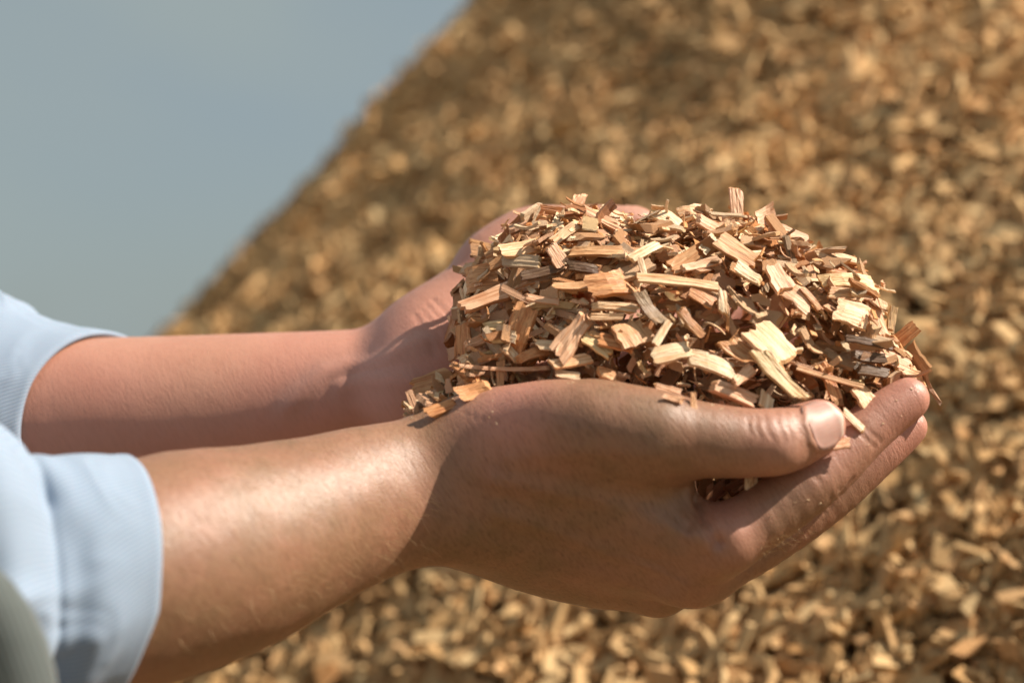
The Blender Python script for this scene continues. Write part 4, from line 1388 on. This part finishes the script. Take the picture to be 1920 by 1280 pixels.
# crumbs caught inside the bowl and along the foot of the mound
for k in range(260):
    px = 860 + (1700 - 860) * rng.random()
    phi = rng.uniform(-0.05, 0.45)
    q = mound(px, max(phi, 0)); q = q + np.array([0, -0.001 + 0.004 * rng.random(), -0.002 + 0.004 * rng.random()])
    zt = nrm(rng.normal(0, 1, 3) + np.array([0, -0.6, 0.8])); t = rng.normal(0, 1, 3); x = nrm(t - zt * np.dot(t, zt))
    cname = NAMES[int(rng.choice(len(NAMES), p=PROB))]
    chips.append(dict(var=int(rng.integers(VARS)), M=(np.stack([x, np.cross(zt, x), zt], 1), q, float(rng.uniform(0.003, 0.0065))), col=np.array(COLS[cname]) * (0.75 + 0.3 * rng.random()),
                      hero=False, cname=cname, L=25, px=px, py=0))

# loose ones that slid down between the wrists
for k in range(260):
    px = rng.uniform(774, 965)
    py = np.interp(px, [780, 850, 900, 960], [778, 756, 742, 722]) - rng.uniform(-8, 26 + 95 * max(0, px - 800) / 160)
    d = rng.uniform(0.004, 0.034)
    q = P(px, py, d)
    zt = nrm(rng.normal(0, 0.6, 3) + np.array([0, -0.7, 0.7])); t = rng.normal(0, 1, 3); x = nrm(t - zt * np.dot(t, zt))
    cname = NAMES[int(rng.choice(len(NAMES), p=PROB))]
    chips.append(dict(var=int(rng.integers(VARS)), M=(np.stack([x, np.cross(zt, x), zt], 1), q, float(rng.uniform(0.0045, 0.0100))), col=np.array(COLS[cname]) * (0.85 + 0.25 * rng.random()),
                      hero=False, cname=cname, L=40, px=px, py=0))
# dust and splinters stuck to the skin
for k in range(46):
    u = rng.random()
    if u < 0.45: px = rng.uniform(960, 1500); py = np.interp(px, [960, 1060, 1150, 1250, 1350, 1500], [735, 716, 720, 740, 760, 775]) + abs(rng.normal(0, 16))
    elif u < 0.75: px = rng.uniform(1420, 1720); py = 1010 - (px - 1420) * 0.92 + rng.normal(0, 26)
    else: px = rng.uniform(760, 960); py = rng.uniform(745, 800)
    h = surf(bR, px, py)
    if h is None: continue
    zt = nrm(rng.normal(0, 0.5, 3) + np.array([0, -0.6, 0.8])); t = rng.normal(0, 1, 3); x = nrm(t - zt * np.dot(t, zt))
    chips.append(dict(var=int(rng.integers(VARS)), M=(np.stack([x, np.cross(zt, x), zt], 1), h + zt * 0.0001, float(rng.uniform(0.0004, 0.0011))), col=np.array(COLS['cream']) * (0.8 + 0.3 * rng.random()),
                      hero=False, cname='cream', L=6, px=px, py=py))

# which of them can be seen: every chip keeps its own place; those buried become one mass
allV, allF, owner, nb = [], [], [], 0
for ci, c in enumerate(chips):
    Vc, Fc = (c['V'], c['F']) if c['hero'] else variants[c['var']]
    B, q, s = c['M']
    W_ = (Vc * s) @ B.T + q
    c['W'] = W_
    allV.append(W_); allF.append(Fc + nb); owner.append(np.full(len(Fc), ci)); nb += len(Vc)
AV, AF, OW = np.concatenate(allV), np.concatenate(allF), np.concatenate(owner)
big = BVHTree.FromPolygons([tuple(v) for v in AV], [tuple(int(i) for i in f) for f in AF])
seen = np.zeros(len(chips), int)
px0, px1, py0, py1 = 750, 1760, 340, 980
for py in range(py0, py1, 5):
    for px in range(px0, px1, 5):
        dr = Vector(nrm(ray(px, py)))
        h = big.ray_cast(Vector(CAM), dr)
        if h[0] is None: continue
        hb = bR.ray_cast(Vector(CAM), dr)
        if hb[0] is not None and hb[3] < h[3]: continue
        seen[OW[h[2]]] += 1
order = [i for i in np.argsort(-seen) if seen[i] >= 2]
heroes = [i for i in range(len(chips)) if chips[i]['hero'] and seen[i] >= 1]
rest = [i for i in order if not chips[i]['hero']]
single = heroes + rest[:max(0, 298 - len(heroes))]
sset = set(single)
var_mesh = []
for k, (Vc, Fc) in enumerate(variants):
    var_mesh.append(mesh_np('wood_chip', Vc, Fc, smooth=False)); var_mesh[-1].materials.append(CHIP)


def zone(c):
    ctr = c['W'].mean(0)
    v = ctr - CAM
    z = v[1] * CP + v[2] * SP; yy = -v[1] * SP + v[2] * CP
    X = 960 + v[0] / z * LENS / SENSOR * 1920; Y = 640 - yy / z * LENS / SENSOR * 1920
    return X, Y


WORDS = {'hollow_shade': 'hollow_shade', 'pale': 'pale', 'cream': 'cream', 'pink': 'pinkish', 'tan': 'tan', 'orange': 'orange', 'rust': 'rusty brown', 'dark': 'dark brown', 'grey': 'greyish', 'yellow': 'yellowish'}
MARKS = {(929, 555): 'long slanting pink chip', (1152, 533): 'thick orange block', (974, 622): 'blocky orange chip on end', (1075, 630): 'pinkish lozenge chip', (1144, 471): 'longest flat splinter',
         (1382, 379): 'upright chip at the peak', (1448, 645): 'largest broad chip', (1462, 706): 'yellowish stick on the thumb', (1640, 696): 'lowest dark chip', (1692, 632): 'outstanding orange chip at right',
         (808, 720): 'leftmost square chip', (1592, 525): 'long jutting yellowish splinter', (1476, 444): 'broad pinkish rim chip', (1217, 579): 'curled bark strip', (1261, 660): 'squarish cream-green chip',
         (1556, 708): 'thin twig-like stick', (1496, 556): 'flat pink flank chip', (1016, 510): 'dark bark sliver', (1038, 404): 'reddish chip by far thumb', (1329, 457): 'whitest sunlit chip',
         (945, 692): 'very thin level splinter', (1272, 527): 'long pale level splinter', (1381, 471): 'large ribbed tan chip', (1357, 566): 'upright cream stick', (1646, 600): 'pinkish end chip on edge', (1138, 700): 'stubby thumb-edge chip'}
SIDES = ['right of', 'upper right of', 'above', 'upper left of', 'left of', 'lower left of', 'below', 'lower right of']
used_labels = {}
for i in single:
    c = chips[i]; B, q, s = c['M']
    grp = 'wood chips in the cupped hands'
    if c['hero']:
        me = mesh_np('wood_chip', c['V'], c['F'], smooth=False); me.materials.append(CHIP)
        lab = c['label']
    else:
        me = var_mesh[c['var']]
        X, Y = zone(c)
        near = sorted(MARKS, key=lambda m: math.hypot(m[0] - X, m[1] - Y))
        lean = B[:, 0]; an = math.degrees(math.atan2(lean[2], lean[0])) % 180
        if abs(lean[1]) > 0.8: pose = 'end-on'
        else: pose = 'level' if an < 18 or an > 162 else 'upright' if 68 < an < 112 else 'right-leaning' if an < 90 else 'left-leaning'
        sz = 'tiny' if c['L'] < 36 else 'small' if c['L'] < 52 else 'mid-sized' if c['L'] < 68 else 'big'
        for far, m_ in ((f, m) for m in near[:2] for f in (0,)):
            dr = int(round(math.degrees(math.atan2(m_[1] - Y, X - m_[0])) / 45)) % 8
            gap = math.hypot(m_[0] - X, m_[1] - Y)
            adv = 'just ' if gap < 55 else ''
            lab = f"{sz} {WORDS[c['cname']]} {pose} wood chip {adv}{SIDES[dr]} the {MARKS[m_]}"
            if lab not in used_labels: break
    used_labels[lab] = 1
    o = bpy.data.objects.new('wood_chip', me)
    COL.objects.link(o)
    Mx = Matrix([[*(B[r] * s), q[r]] for r in range(3)] + [[0, 0, 0, 1]])
    o.matrix_world = Mx
    o.color = (*c['col'], 1)
    tag(o, lab, 'wood chip', grp)

# the buried ones
bv, bf, bc, nb = [], [], [], 0
for i, c in enumerate(chips):
    if i in sset: continue
    Fc = c['F'] if c['hero'] else variants[c['var']][1]
    bv.append(c['W']); bf.append(Fc + nb); bc.append(np.tile(c['col'], (len(c['W']), 1))); nb += len(c['W'])
me = mesh_np('small_wood_chips', np.concatenate(bv), np.concatenate(bf), smooth=False)
bc = np.concatenate(bc)
ca = me.color_attributes.new('wood', 'FLOAT_COLOR', 'POINT')
ca.data.foreach_set('color', np.concatenate([bc, np.ones((len(bc), 1))], 1).astype(np.float32).ravel())
fill = obj('small_wood_chips', me, mat_chip_mass('handful_wood', 900))
tag(fill, 'mass of small wood chips filling the gaps of the handful', 'wood chips', kind='stuff')
print('CHIPS', len(single), 'buried', len(chips) - len(single), 'slope', math.degrees(SLOPE), 'apex', APEX, 'skin', len(VR), len(VL))
